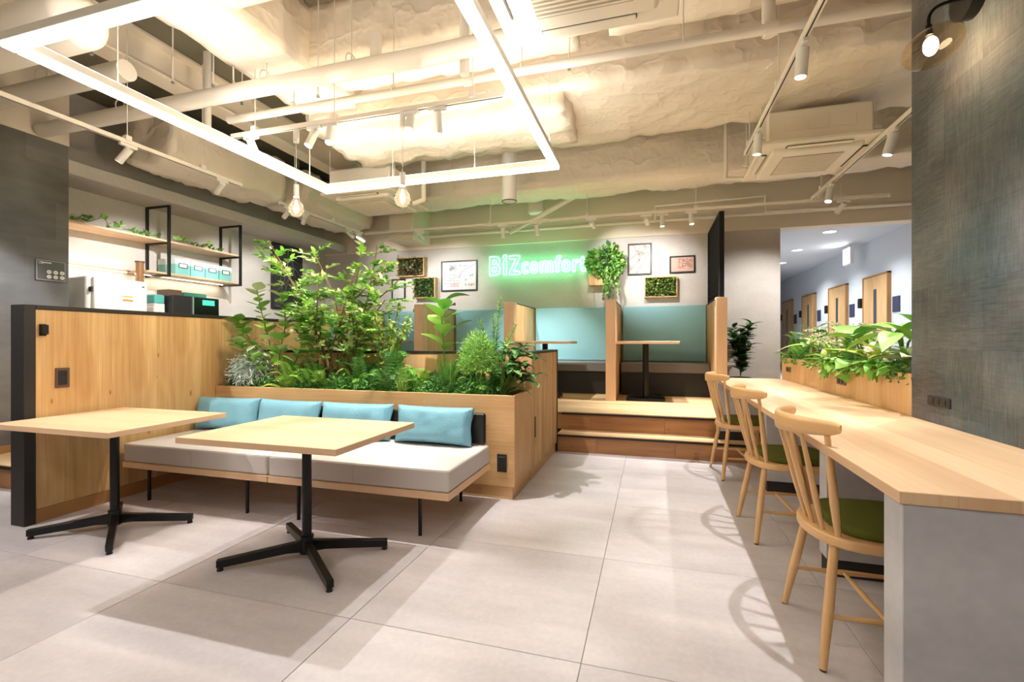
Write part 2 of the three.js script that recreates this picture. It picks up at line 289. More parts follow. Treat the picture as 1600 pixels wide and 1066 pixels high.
// ---------------------------------------------------------------- oak partition in front of the pantry
{
  const p = struct('wall_partition', null, null, 'shoulder-high oak partition with a black end post and cap', 'partition');
  mesh('core', B(-4.13, -4.03, 0, 1.455, -5.2, -2.14, 0), mat.dark, p);
  const zs = [-2.14, -2.52, -2.96, -3.36, -3.82, -4.24, -4.68, -5.2];
  for (let i = 0; i + 1 < zs.length; i++) mesh('board', B(-4.03, -4.01, 0.095, 1.455, zs[i + 1] + 0.0004, zs[i] - 0.0004, 0.0006, 'y', [i * 0.37, hash2(i, 4, 4)]), mat.oak, p);
  mesh('kickboard', B(-4.032, -4.008, 0, 0.093, -5.2, -2.14, 0.001), mat.oakTrim, p);
  mesh('end_post', B(-4.135, -4.0, 0, 1.485, -2.14, -2.075, 0.003), mat.dark, p);
  mesh('cap', B(-4.135, -4.0, 1.457, 1.485, -5.2, -2.141, 0.003), mat.dark, p);
}
// ---------------------------------------------------------------- doors of the corridor
[[-10.36, -9.38], [-12.16, -11.16], [-14.1, -13.1], [-16.04, -15.04]].forEach(([z0, z1], i) => {
  const d = struct('door_' + (i + 1), null, null, ['nearest', 'second', 'third', 'farthest'][i] + ' oak corridor door with a narrow glass slot', 'door'), X = 3.86, y0 = 0.39, y1 = 2.42;
  mesh('leaf', B(X - 0.05, X - 0.012, y0, y1 - 0.03, z0 + 0.03, z1 - 0.03, 0.002, 'y', [i * 0.3, 0]), mat.oakFlat, d);
  mesh('frame', M([B(X - 0.06, X, y0, y1, z0, z0 + 0.028), B(X - 0.06, X, y0, y1, z1 - 0.028, z1), B(X - 0.06, X, y1 - 0.028, y1, z0, z1)]), mat.oakTrim, d);
  const zc = z0 * 0.48 + z1 * 0.52;
  mesh('glass_slot', B(X - 0.056, X - 0.02, 0.9, 2.16, zc - 0.055, zc + 0.055, 0.002), mat.glassDark, d);
  mesh('card_reader', B(X - 0.1, X - 0.0, 1.86, 2.04, z0 - 0.1, z0 - 0.01, 0.004), mat.black, d);
  mesh('handle', M([cyl(V(X - 0.05, 1.38, zc + 0.16), V(X - 0.11, 1.38, zc + 0.16), 0.012), cyl(V(X - 0.1, 1.28, zc + 0.16), V(X - 0.1, 1.48, zc + 0.16), 0.011)]), mat.steel, d);
  const pl = one('door_plaque', ['dark blue plaque right of the nearest corridor door', 'dark blue plaque right of the second corridor door', 'dark plaque right of the third corridor door', 'dark plaque right of the farthest corridor door'][i], 'sign',
    B(X - 0.014, X, 1.72, 1.98, z1 + 0.06, z1 + 0.3, 0.003), std({ color: 0x323a54, roughness: 0.5 }));
});
// ---------------------------------------------------------------- counter, its supports and the planter box behind it
{
  const sh = new THREE.Shape([[0.628, 1.478], [0.66, 5.5], [1.3, 5.5], [1.3, 1.467]].map(([x, z]) => new THREE.Vector2(x, z)));
  const g = new THREE.ExtrudeGeometry(sh, { depth: 0.03, bevelEnabled: true, bevelSize: 0.002, bevelThickness: 0.002, bevelSegments: 1 }); g.rotateX(-PI / 2); g.translate(0, 0.813, 0);
  const c = thing('counter', 'long light wood counter along the right wall on grey slab legs', 'counter', [0.97, 0, -3.5]);
  part(c, 'countertop', uvs(g, 'z'), mat.top);
  for (const [x0, z0, z1, y0] of [[0.634, -1.585, -1.48, 0], [0.885, -2.96, -2.85, 0], [0.905, -4.42, -4.3, 0], [0.668, -5.49, -5.38, 0.2]]) {
    part(c, 'leg_panel', B(x0, 1.299, y0 + 0.09, 0.81, z0, z1, 0.002), mat.concrete);
    part(c, 'kick_plate', B(x0 + 0.008, 1.295, y0, y0 + 0.09, z0 + 0.006, z1 - 0.006, 0.001), mat.dark);
  }
}
{
  const p = thing('counter_planter', 'long oak planter box on the rear of the counter', 'planter', [1.42, 0.81, -4.22]);
  const zs = [-2.955, -3.3, -3.66, -4.03, -4.39, -4.79, -5.18, -5.5];
  for (let i = 0; i + 1 < zs.length; i++) part(p, 'front_panel', B(1.308, 1.328, 0.807, 1.068, zs[i + 1] + 0.0006, zs[i] - 0.0006, 0.001, 'y', [i * 0.43, i * 0.31]), mat.oakFlat);
  part(p, 'back_panel', B(1.51, 1.53, 0.807, 1.068, -5.5, -2.955, 0.001), mat.oakFlat);
  part(p, 'end_panel', B(1.308, 1.53, 0.807, 1.068, -5.52, -5.501, 0.001), mat.oakFlat);
  part(p, 'soil', B(1.329, 1.509, 0.808, 1.02, -5.499, -2.957, 0), mat.soil).userData.kind = 'stuff';
}
function outlet(name, label, x, y, z, w, h, face, m = mat.brownPlate, slots = 2) { // face: 'z' looks to +z, 'x' to +x, '-x' to -x
  const o = thing(name, label, 'outlet', [x, y, z]); o.rotation.y = { z: 0, x: PI / 2, '-x': -PI / 2 }[face];
  mesh('plate', B(-w / 2, w / 2, -h / 2, h / 2, 0, 0.008, 0.002), m, o);
  for (let i = 0; i < slots; i++) { const hor = w > h, k = (i + 0.5) / slots - 0.5, cx = hor ? k * w * 0.8 : 0, cy = hor ? 0 : k * h * 0.7, s = Math.min(w, h) * 0.32; mesh('socket', B(cx - s, cx + s, cy - s, cy + s, 0.006, 0.011, 0.002), mat.dark, o); mesh('slot', M([B(cx - s * 0.5, cx - s * 0.3, cy - s * 0.4, cy + s * 0.4, 0.011, 0.0118, 0), B(cx + s * 0.3, cx + s * 0.5, cy - s * 0.4, cy + s * 0.4, 0.011, 0.0118, 0)]), mat.black, o); }
  return o;
}
outlet('wall_outlet', 'dark outlet strip low on the woven right wall', 1.303, 0.953, -2.70, 0.18, 0.046, '-x', mat.dark, 3);
outlet('wall_outlet', 'brown outlet in the middle of the counter planter', 1.308, 0.951, -3.906, 0.165, 0.05, '-x', mat.brownPlate, 2);
outlet('wall_outlet', 'small dark outlet at the far end of the counter planter', 1.308, 0.957, -5.267, 0.15, 0.046, '-x', mat.brownPlate, 1);
outlet('wall_outlet', 'brown square switch plate on the oak partition', -4.01, 0.98, -2.292, 0.085, 0.14, 'x', mat.brownPlate, 2);
outlet('wall_outlet', 'dark upright outlet on the front of the planter bench box', -1.122, 0.285, -3.509, 0.078, 0.14, 'z', mat.dark, 2);
{ const h = thing('coat_hook', 'black square hook near the top of the oak partition', 'hook', [-4.01, 1.316, -2.18]); mesh('plate', B(0, 0.008, -0.04, 0.04, -0.02, 0.02, 0.002), mat.black, h); mesh('peg', B(0.008, 0.035, -0.03, 0.035, -0.018, 0.018, 0.003), mat.black, h); }
// ---------------------------------------------------------------- planter block behind the bench
{
  const p = thing('planter_box', 'oak planter box behind the grey bench', 'planter', [-2.5, 0, -3.78]);
  const ys = [0.1, 0.28, 0.45, 0.63, 0.812];
  for (let i = 0; i + 1 < ys.length; i++) part(p, 'front_board', B(-4.0, -1.02, ys[i] + 0.0004, ys[i + 1] - 0.0004, -3.535, -3.51, 0.0008, 'x', [i * 0.3, i * 0.8]), mat.oakFlat);
  part(p, 'plinth', B(-4.0, -1.04, 0, 0.1, -4.06, -3.52, 0.001, 'x'), mat.oakFlat);
  part(p, 'end_board', B(-1.045, -1.02, 0.1, 0.812, -4.06, -3.5355, 0.001, 'y', [0.4, 0.2]), mat.oakFlat);
  part(p, 'rim', M([B(-4.0, -1.045, 0.78, 0.81, -3.56, -3.536, 0.001, 'x'), B(-4.0, -1.045, 0.78, 0.81, -4.06, -4.04, 0.001, 'x')]), mat.oakFlat);
  part(p, 'soil', B(-4.0, -1.046, 0.1, 0.76, -4.039, -3.5605, 0), mat.soil).userData.kind = 'stuff';
}
{ // low wall behind the planter, boarded on its right side
  const w = struct('wall_planter', null, null, 'low oak boarded wall with a black cap behind the planter', 'partition');
  mesh('core', B(-4.0, -1.08, 0, 1.12, -4.16, -4.062, 0), mat.oakFlat, w);
  mesh('core', B(-1.12, -1.045, 0, 1.12, -5.22, -4.162, 0), mat.dark, w);
  const zs = [-4.062]; const R = rng(5); while (zs[zs.length - 1] > -5.13) zs.push(zs[zs.length - 1] - (0.07 + 0.05 * R())); zs[zs.length - 1] = -5.205;
  for (let i = 0; i + 1 < zs.length; i++) mesh('board', B(-1.045, -1.02 + (i % 3 - 1) * 0.0015, 0.1, 1.12, zs[i + 1] + 0.0015, zs[i] - 0.0015, 0.001, 'y', [i * 0.29, i * 0.37]), mat.oak, w);
  mesh('board', B(-1.08, -1.02, 0.1, 1.12, -4.0625 - 0.0, -4.0605, 0.0005, 'y'), mat.oakFlat, w);
  mesh('plinth', B(-1.06, -1.035, 0, 0.1, -5.21, -4.062, 0.001, 'z'), mat.oakFlat, w);
  mesh('corner_strip', B(-1.045, -1.012, 0, 1.145, -5.226, -5.205, 0.001), mat.black, w);
  mesh('cap', B(-4.0, -1.014, 1.121, 1.145, -4.17, -4.055, 0.002), mat.dark, w); mesh('cap', B(-1.13, -1.014, 1.121, 1.145, -5.204, -4.171, 0.002), mat.dark, w);
  mesh('cable_slot', B(-1.02, -1.0155, 0.36, 0.55, -4.2, -4.165, 0.001), mat.black, w);
}
// ---------------------------------------------------------------- bench: two modules, cushions on top
function benchModule(x0, x1, label) {
  const b = thing('bench', label, 'bench', [(x0 + x1) / 2, 0, -3.05], 0, 'grey bench modules'), z1 = -2.66, z0 = -3.44;
  part(b, 'seat_frame', B(x0, x1, 0.252, 0.298, z0, z1, 0.003, 'x'), mat.beech);
  part(b, 'seat_cushion', RB(x1 - x0 - 0.006, 0.14, z1 - z0 - 0.01, 0.016, 3, (x0 + x1) / 2, 0.369, (z0 + z1) / 2), mat.upholstery);
  part(b, 'piping', M([tube([V(x0 + 0.012, 0.434, z1 - 0.012), V(x1 - 0.012, 0.434, z1 - 0.012)], 0.0035, 2, 6), tube([V((x0 + x1) / 2, 0.312, z1 - 0.004), V((x0 + x1) / 2, 0.424, z1 - 0.004)], 0.002, 2, 5)]), mat.upholstery);
  for (const [x, z] of [[x0 + 0.22, z1 - 0.05], [x1 - 0.22, z1 - 0.05], [x0 + 0.22, z0 + 0.06], [x1 - 0.22, z0 + 0.06]]) part(b, 'leg', M([cyl(V(x, 0, z), V(x, 0.252, z), 0.012), B(x - 0.03, x + 0.03, 0.246, 0.252, z - 0.03, z + 0.03, 0.001)]), mat.blackMetal);
  const br = part(b, 'backrest', M([RB(x1 - x0 - 0.05, 0.24, 0.045, 0.02, 3, (x0 + x1) / 2, 0.565, z0 + 0.035), B(x0 + 0.25, x0 + 0.29, 0.26, 0.48, z0 - 0.004, z0 + 0.02), B(x1 - 0.29, x1 - 0.25, 0.26, 0.48, z0 - 0.004, z0 + 0.02)]), mat.black);
}
benchModule(-3.97, -2.575, 'left module of the low grey bench beside the oak partition');
benchModule(-2.569, -1.195, 'right module of the low grey bench with an open end');
function pillow(w, h, d, s) {
  let g = new THREE.BoxGeometry(w, h, d, 22, 14, 6); const p = g.attributes.position;
  for (let i = 0; i < p.count; i++) {
    const x = p.getX(i), y = p.getY(i), z = p.getZ(i), u = Math.abs(x) / (w / 2), v = Math.abs(y) / (h / 2);
    const puff = Math.pow(Math.max(0, (1 - Math.pow(u, 4)) * (1 - Math.pow(v, 4))), 0.45), pinch = 1 - 0.05 * (1 - v * v) * u * u, pv = 1 - 0.07 * (1 - u * u) * v * v;
    const f = 0.012 * IN.noise(x * 9 + s, y * 9, z * 3) + 0.006 * IN.noise(x * 22, y * 16 + s, z * 5);
    p.setXYZ(i, x * pinch, y * pv, z * (0.12 + 0.95 * puff) + Math.sign(z) * f * puff);
  }
  g.deleteAttribute('uv'); g.deleteAttribute('normal'); g = mergeVertices(g, 1e-4); g.computeVertexNormals(); return uvs(g);
}
[[-3.66, 'blue bolster cushion at the bench corner next to the oak partition', 0.06], [-2.995, 'blue bolster cushion second from the oak partition', -0.05], [-2.325, 'blue bolster cushion third from the oak partition', 0.03], [-1.625, 'blue bolster cushion standing apart at the open bench end', -0.03]].forEach(([x, l, r], i) => {
  const c = thing('cushion', l, 'cushion', [x, 0.442, -3.335], r, 'blue bench cushions');
  const w = 0.655, g = pillow(w, 0.29, 0.15, i * 3.7); g.rotateX(-0.2); g.translate(0, 0.146, 0);
  mesh('cover', g, mat.teal, c);
  const pi = tube([V(-w / 2 * 0.97, -0.13, 0), V(-w / 2 * 0.93, 0, 0), V(-w / 2 * 0.97, 0.13, 0), V(0, 0.135, 0), V(w / 2 * 0.97, 0.13, 0), V(w / 2 * 0.93, 0, 0), V(w / 2 * 0.97, -0.13, 0), V(0, -0.13, 0)], 0.0045, 64, 6, true, 0.2);
  pi.rotateX(-0.2); pi.translate(0, 0.146, 0); mesh('piping', pi, mat.teal, c);
});
// ---------------------------------------------------------------- cafe tables
function cafeTable(cx, cz, tx, tz, label) {
  const t = thing('cafe_table', label, 'table', [cx, 0, cz], 0, 'cafe tables');
  mesh('table_top', B(tx - 0.51, tx + 0.51, 0.686, 0.72, tz - 0.39, tz + 0.39, 0.002, 'x', [cx, 0]), mat.beech, t);
  mesh('column', cyl(V(0, 0.06, 0), V(0, 0.686, 0), 0.026, 0.026, 24), mat.blackMetal, t);
  mesh('mounting_plate', B(-0.16, 0.16, 0.676, 0.686, -0.16, 0.16, 0.002), mat.blackMetal, t);
  mesh('hub', M([cyl(V(0, 0.035, 0), V(0, 0.125, 0), 0.037, 0.034, 24), cyl(V(0, 0.125, 0), V(0, 0.133, 0), 0.037, 0.037, 24)]), mat.blackMetal, t);
  for (const [dx, dz] of [[-0.36, 0.26], [0.37, -0.24], [0.365, 0.27], [-0.375, -0.28]]) {
    const Lh = Math.hypot(dx, dz), sh = new THREE.Shape([[0.02, 0.104], [Lh, 0.056], [Lh, 0.024], [Lh - 0.02, 0.022], [0.1, 0.05], [0.02, 0.045]].map(([a, b]) => new THREE.Vector2(a, b)));
    const g = new THREE.ExtrudeGeometry(sh, { depth: 0.03, bevelEnabled: true, bevelSize: 0.003, bevelThickness: 0.003, bevelSegments: 1 }); g.translate(0, 0, -0.015); g.rotateY(-Math.atan2(dz, dx));
    const a = mesh('foot_arm', uvs(g), mat.blackMetal, t);
    mesh('glide', cyl(V(dx * 0.97, 0, dz * 0.97), V(dx * 0.97, 0.024, dz * 0.97), 0.017, 0.012), mat.black, a);
  }
}
cafeTable(-3.38, -2.22, -0.085, -0.07, 'rectangular light wood cafe table beside the oak partition');
cafeTable(-1.885, -2.24, -0.075, -0.07, 'rectangular light wood cafe table in front of the open bench end');
// ---------------------------------------------------------------- spindle-back chairs (face +x, origin under the seat centre)
function makeChair() {
  const c = new THREE.Group(); c.name = 'spindle_chair';
  // saddle seat: rounded outline
  const sh = new THREE.Shape(); sh.moveTo(-0.2, -0.13); sh.bezierCurveTo(-0.235, -0.06, -0.235, 0.06, -0.2, 0.13); sh.bezierCurveTo(-0.16, 0.235, -0.02, 0.235, 0.1, 0.235); sh.bezierCurveTo(0.2, 0.235, 0.235, 0.2, 0.235, 0.12); sh.lineTo(0.235, -0.12); sh.bezierCurveTo(0.235, -0.2, 0.2, -0.235, 0.1, -0.235); sh.bezierCurveTo(-0.02, -0.235, -0.16, -0.235, -0.2, -0.13);
  const sg = new THREE.ExtrudeGeometry(sh, { depth: 0.02, bevelEnabled: true, bevelSize: 0.012, bevelThickness: 0.01, bevelSegments: 3, curveSegments: 14 }); sg.rotateX(-PI / 2); sg.translate(0, 0.458, 0);
  mesh('seat', uvs(sg, 'x'), mat.chair, c);
  const ch = new THREE.Shape(); ch.moveTo(-0.125, -0.14); ch.bezierCurveTo(-0.15, -0.05, -0.15, 0.05, -0.125, 0.14); ch.bezierCurveTo(-0.1, 0.2, 0.0, 0.2, 0.1, 0.2); ch.bezierCurveTo(0.18, 0.2, 0.21, 0.17, 0.21, 0.1); ch.lineTo(0.21, -0.1); ch.bezierCurveTo(0.21, -0.17, 0.18, -0.2, 0.1, -0.2); ch.bezierCurveTo(0, -0.2, -0.1, -0.2, -0.125, -0.14);
  const cg = new THREE.ExtrudeGeometry(ch, { depth: 0.012, bevelEnabled: true, bevelSize: 0.014, bevelThickness: 0.014, bevelSegments: 4, curveSegments: 14 }); cg.rotateX(-PI / 2); cg.translate(0, 0.502, 0);
  mesh('seat_pad', uvs(cg, 'x'), mat.olive, c);
  // curved top rail, deeper in its middle, ends rounded
  const n = 28, pos = [], idx = [];
  const prof = [[-0.011, -0.5], [-0.014, -0.2], [-0.014, 0.2], [-0.009, 0.44], [0, 0.5], [0.009, 0.44], [0.013, 0.2], [0.013, -0.2], [0.009, -0.45], [0, -0.5]];
  for (let i = 0; i <= n; i++) {
    const t = i / n * 2 - 1, z = t * 0.262, x = -0.315 + 0.13 * t * t, y = 0.905 + 0.01 * t * t, nx = -1, nz = 2 * 0.13 * t / 0.262, nl = Math.hypot(nx, nz);
    const end = Math.sqrt(Math.max(0.02, 1 - Math.pow(Math.abs(t), 14))), hgt = (0.074 - 0.022 * t * t) * (0.55 + 0.45 * end), th = 1 * (0.4 + 0.6 * end);
    for (const [a, b] of prof) pos.push(x + nx / nl * -a * th * 1.1, y + b * hgt, z + nz / nl * -a * th * 1.1);
  }
  const m = prof.length; for (let i = 0; i < n; i++) for (let k = 0; k < m; k++) { const a = i * m + k, b = i * m + (k + 1) % m; idx.push(a, b, a + m, b, b + m, a + m); }
  for (let k = 1; k + 1 < m; k++) { idx.push(0, k, k + 1); const o = n * m; idx.push(o, o + k + 1, o + k); }
  const rg = new THREE.BufferGeometry(); rg.setAttribute('position', new THREE.Float32BufferAttribute(pos, 3)); rg.setIndex(idx); rg.computeVertexNormals();
  mesh('top_rail', uvs(rg, 'z'), mat.chair, c);
  for (let i = 0; i < 6; i++) {
    const t = i / 5 * 2 - 1, outer = i === 0 || i === 5, p0 = V(-0.205 + 0.045 * t * t, 0.478, t * 0.17), tt = t * 0.86, p1 = V(-0.313 + 0.13 * tt * tt, 0.884, tt * 0.262), mid = p0.clone().lerp(p1, 0.35), r = outer ? 0.0125 : 0.0095;
    mesh('spindle', M([cyl(p0, mid, r * 0.85, r * 1.35, 10), cyl(mid, p1, r * 1.35, r * 0.8, 10)]), mat.chair, c);
  }
  const legs = [[-0.165, 0.15, -0.235, 0.238], [-0.165, -0.15, -0.235, -0.238], [0.16, 0.16, 0.22, 0.225], [0.16, -0.16, 0.22, -0.225]], at = (l, y) => { const k = (0.465 - y) / 0.465; return V(l[0] + (l[2] - l[0]) * k, y, l[1] + (l[3] - l[1]) * k); };
  for (const l of legs) { const g = mesh('leg', M([cyl(at(l, 0.006), at(l, 0.2), 0.0125, 0.0185, 14), cyl(at(l, 0.2), at(l, 0.465), 0.0185, 0.0165, 14)]), mat.chair, c); mesh('foot_pad', cyl(at(l, 0), at(l, 0.007), 0.0115, 0.0115, 12), mat.black, g); }
  const bar = (a, b, r) => { const m2 = a.clone().lerp(b, 0.5); return M([cyl(a, m2, r * 0.75, r * 1.25, 10), cyl(m2, b, r * 1.25, r * 0.75, 10)]); };
  for (const s of [0, 1]) mesh('stretcher', bar(at(legs[s], 0.19), at(legs[s + 2], 0.19), 0.0095), mat.chair, c);
  mesh('stretcher', bar(at(legs[0], 0.19).lerp(at(legs[2], 0.19), 0.5), at(legs[1], 0.19).lerp(at(legs[3], 0.19), 0.5), 0.0095), mat.chair, c);
  return c;
}
const chair0 = makeChair();
[[0.845, -2.27, 0.03, 'nearest beech spindle-back chair with an olive pad at the counter'], [0.835, -3.42, 0.05, 'middle beech spindle-back chair with an olive pad at the counter'], [0.815, -4.79, 0.1, 'farthest beech spindle-back chair with an olive pad next to the steps']].forEach(([x, z, r, l], i) => {
  const c = i ? chair0.clone() : chair0; c.name = numbered('spindle_chair'); c.position.set(x, 0, z); c.rotation.y = r; c.userData = { label: l, category: 'chair', group: 'spindle chairs at the counter' }; scene.add(c);
});
// ---------------------------------------------------------------- booths on the platform
const DX = [[-5.03, -4.89], [-3.56, -3.42], [-2.09, -1.935], [-0.61, -0.475], [0.806, 0.94]];
const dl = ['oak booth divider nearest the left corner, half behind the leafy shrub', 'oak booth divider below the framed whiteboard print', 'oak booth divider below the start of the neon sign', 'oak booth divider below the hanging pothos', 'oak booth divider at the right end carrying a black louver'];
DX.forEach(([a, b], i) => {
  const d = thing('booth_divider', dl[i], 'divider', [(a + b) / 2, 0.41, -7.3], 0, 'booth dividers');
  part(d, 'front_post', B(a, b, 0.41, 1.812, -6.78, -6.62, 0.002, 'y', [i * 0.2, 0]), mat.beech);
  const n = 4; for (let k = 0; k < n; k++) { const z0 = -6.782 - k * 0.305; part(d, 'side_board', B(a + 0.02, b - 0.004, 0.41, 1.792, z0 - 0.303, z0, 0.001, 'y', [i * 0.3 + k * 0.21, k * 0.3]), mat.oak); }
  part(d, 'top_edge', B(a + 0.02, b - 0.004, 1.793, 1.81, -7.995, -6.782, 0.001), mat.slotDark);
  if (i === 4) part(d, 'bracket', B(a - 0.004, a + 0.002, 1.7, 1.79, -6.72, -6.69, 0.001), mat.black);
});
const bl = ['booth bench with teal back in the left corner behind the shrub', 'booth bench with teal back behind the planter centre', 'booth bench with teal back under the left part of the neon sign', 'booth bench with teal back under the hanging pothos', 'booth bench with teal back at the right end'];
[[-6.27, -5.03], [-4.89, -3.56], [-3.42, -2.09], [-1.935, -0.61], [-0.475, 0.806]].forEach(([a, b], i) => {
  const s = thing('booth_bench', bl[i], 'bench', [(a + b) / 2, 0.41, -7.7], 0, 'booth benches'); a += 0.022; b += i < 4 ? 0.0 : 0.015; b -= 0.003;
  part(s, 'base', B(a, b, 0.41, 0.76, -7.99, -7.45, 0.002), mat.boothBase);
  part(s, 'seat', RB(b - a, 0.15, 0.6, 0.015, 2, (a + b) / 2, 0.837, -7.69), mat.boothSeat);
  part(s, 'backrest', RB(b - a, 0.885, 0.12, 0.018, 3, (a + b) / 2, 1.356, -7.93), mat.boothTeal);
});
function boothTable(x, z, label) {
  const t = thing('booth_table', label, 'table', [x, 0.41, z], 0, 'booth tables');
  mesh('table_top', B(-0.42, 0.42, 0.79, 0.828, -0.3, 0.3, 0.002, 'x'), mat.beech, t);
  mesh('column', cyl(V(-0.02, 0.03, 0), V(-0.02, 0.79, 0), 0.042, 0.042, 20), mat.blackMetal, t);
  mesh('base_plate', M([B(-0.28, 0.24, 0, 0.035, -0.05, 0.2, 0.004), B(-0.27, 0.23, 0.035, 0.06, -0.1, 0.0, 0.004)]), mat.blackMetal, t);
}
boothTable(-0.06, -6.95, 'booth table with a black pedestal in the right booth');
boothTable(-1.52, -6.95, 'booth table in the booth behind the planter end');
boothTable(-4.35, -6.95, 'booth table in the booth behind the tall shrub');
{
  const l = thing('louver_screen', 'tall black louvered screen standing on the right booth divider', 'screen', [0.87, 1.81, -7.3]);
  part(l, 'frame', M([B(0.845, 0.905, 1.812, 2.93, -6.68, -6.63), B(0.845, 0.905, 1.812, 2.93, -7.95, -7.9), B(0.845, 0.905, 2.88, 2.93, -7.9, -6.68), B(0.845, 0.905, 1.812, 1.85, -7.9, -6.68)]), mat.matte);
  for (let i = 0; i < 26; i++) { const y = 1.875 + i * 0.039; const g = B(-0.026, 0.026, -0.004, 0.004, -7.9, -6.68, 0.001); g.rotateZ(-0.6); g.translate(0.875, y, 0); part(l, 'slat', g, mat.matte); }
}
// ---------------------------------------------------------------- things on the back wall
function canvasTex(w, h, draw) { const c = document.createElement('canvas'); c.width = w; c.height = h; draw(c.getContext('2d'), w, h); const t = new THREE.CanvasTexture(c); t.colorSpace = THREE.SRGBColorSpace; return t; }
function flat(w, h, t, rough = 0.4) { return [new THREE.PlaneGeometry(w, h), std({ map: t, roughness: rough })]; }
function picture(label, x0, x1, y0, y1, draw, fm = mat.black, bar = 0.022, px = 512) {
  const cx = (x0 + x1) / 2, cy = (y0 + y1) / 2, w = x1 - x0, h = y1 - y0, p = thing('picture_frame', label, 'picture', [cx, cy, -8], 0);
  mesh('frame', M([B(-w / 2, w / 2, h / 2 - bar, h / 2, 0, 0.03), B(-w / 2, w / 2, -h / 2, -h / 2 + bar, 0, 0.03), B(-w / 2, -w / 2 + bar, -h / 2 + bar, h / 2 - bar, 0, 0.03), B(w / 2 - bar, w / 2, -h / 2 + bar, h / 2 - bar, 0, 0.03)]), fm, p);
  const [g, m] = flat(w - 2 * bar, h - 2 * bar, canvasTex(px, Math.round(px * h / w), draw)); g.translate(0, 0, 0.014); mesh('print', g, m, p);
  mesh('backing', B(-w / 2 + bar, w / 2 - bar, -h / 2 + bar, h / 2 - bar, 0.001, 0.012, 0), mat.white, p);
}
picture('small white print in a thin black frame beside the moss boxes', -4.77, -4.48, 2.03, 2.42, (c, w, h) => { c.fillStyle = '#cfcdca'; c.fillRect(0, 0, w, h); c.strokeStyle = '#a9a6a4'; c.lineWidth = 5; c.beginPath(); c.moveTo(w * 0.1, h * 0.85); c.quadraticCurveTo(w * 0.5, h * 0.7, w * 0.8, h * 0.95); c.stroke(); });
picture('framed white board print with black sketches and red notes', -3.735, -3.025, 2.157, 2.713, (c, w, h) => {
  const R = rng(12); c.fillStyle = '#d2d2d2'; c.fillRect(0, 0, w, h); c.strokeStyle = c.fillStyle = '#1c1c1c'; c.lineWidth = 4.5;
  c.beginPath(); c.moveTo(w * 0.52, h * 0.55); c.lineTo(w * 0.56, h * 0.38); c.lineTo(w * 0.75, h * 0.22); c.lineTo(w * 0.95, h * 0.12); c.stroke();
  c.beginPath(); c.moveTo(w * 0.05, h * 0.12); c.lineTo(w * 0.08, h * 0.5); c.stroke();
  for (let k = 0; k < 26; k++) { c.beginPath(); const x = w * (0.24 + 0.14 * R()), y = h * (0.14 + 0.2 * R()); c.arc(x, y, 4 + R() * 16, R() * 6, R() * 6 + 2.5); c.stroke(); }
  for (let k = 0; k < 44; k++) { c.beginPath(); let x = w * (0.05 + (k % 11) * 0.045), y = h * (0.46 + Math.floor(k / 11) * 0.1); c.moveTo(x, y); for (let q = 0; q < 4; q++) c.lineTo(x += (R() - 0.3) * 12, y += (R() - 0.5) * 18); c.stroke(); }
  for (let k = 0; k < 10; k++) { c.beginPath(); let x = w * (0.5 + (k % 7) * 0.035), y = h * 0.14; c.moveTo(x, y); for (let q = 0; q < 3; q++) c.lineTo(x += R() * 8, y += (R() - 0.5) * 10); c.stroke(); }
  for (const [x, y] of [[0.68, 0.62], [0.82, 0.48], [0.88, 0.46], [0.68, 0.8], [0.78, 0.8], [0.85, 0.82]]) { c.strokeRect(w * x, h * y, 16, 20); }
  c.strokeStyle = '#c0305a'; for (let k = 0; k < 9; k++) { c.beginPath(); const x = w * (0.25 + k * 0.028); c.moveTo(x, h * 0.78); c.lineTo(x + 5, h * 0.86); c.lineTo(x - 3, h * 0.9); c.stroke(); }
  c.strokeStyle = '#d08040'; for (let k = 0; k < 4; k++) c.strokeRect(w * (0.84 + k * 0.03), h * 0.8, 9, 14);
});
picture('tall framed photograph of bare branches right of the hanging pothos', -0.375, 0.0, 2.325, 2.838, (c, w, h) => {
  const R = rng(31); c.fillStyle = '#b9b4a6'; c.fillRect(0, 0, w, h); c.fillStyle = '#d2d0cc'; c.beginPath(); c.moveTo(w, h * 0.4); c.lineTo(w, h); c.lineTo(w * 0.4, h); c.fill();
  const br = (x, y, a, l, d) => { if (d > 6) return; const x2 = x + Math.cos(a) * l, y2 = y + Math.sin(a) * l; c.strokeStyle = d < 3 ? '#3f3b32' : '#5a5548'; c.lineWidth = Math.max(5, 13 - d * 2); c.beginPath(); c.moveTo(x, y); c.lineTo(x2, y2); c.stroke(); br(x2, y2, a + R() * 0.6, l * 0.78, d + 1); br(x2, y2, a - R() * 0.7, l * 0.78, d + 1); };
  for (const [x, y, a] of [[w * 0.35, h, -1.1], [w * 0.1, h * 0.85, -0.9], [w * 0.55, h * 0.9, -1.4], [w * 0.05, h * 0.5, -0.7]]) br(x, y, a, h * 0.2, 0);
});
picture('small framed print with a red and orange pattern', 0.277, 0.664, 2.329, 2.603, (c, w, h) => {
  const R = rng(44); c.fillStyle = '#c9a595'; c.fillRect(0, 0, w, h); const col = ['#8f2a1e', '#b8683a', '#d8c6b8', '#5e1c19', '#b0806a', '#1d2833'];
  for (let k = 0; k < 420; k++) { const x = w * (0.3 + 0.66 * R()), y = h * (0.08 + 0.66 * R()); c.fillStyle = col[Math.floor(R() * (x > w * 0.72 && x < w * 0.82 ? 6 : 5))]; c.fillRect(x, y, 4 + R() * 12, 5 + R() * 14); }
  c.fillStyle = '#a9766a'; for (let k = 0; k < 40; k++) c.fillRect(w * (0.06 + 0.022 * k), h * 0.8, 5, 6);
});
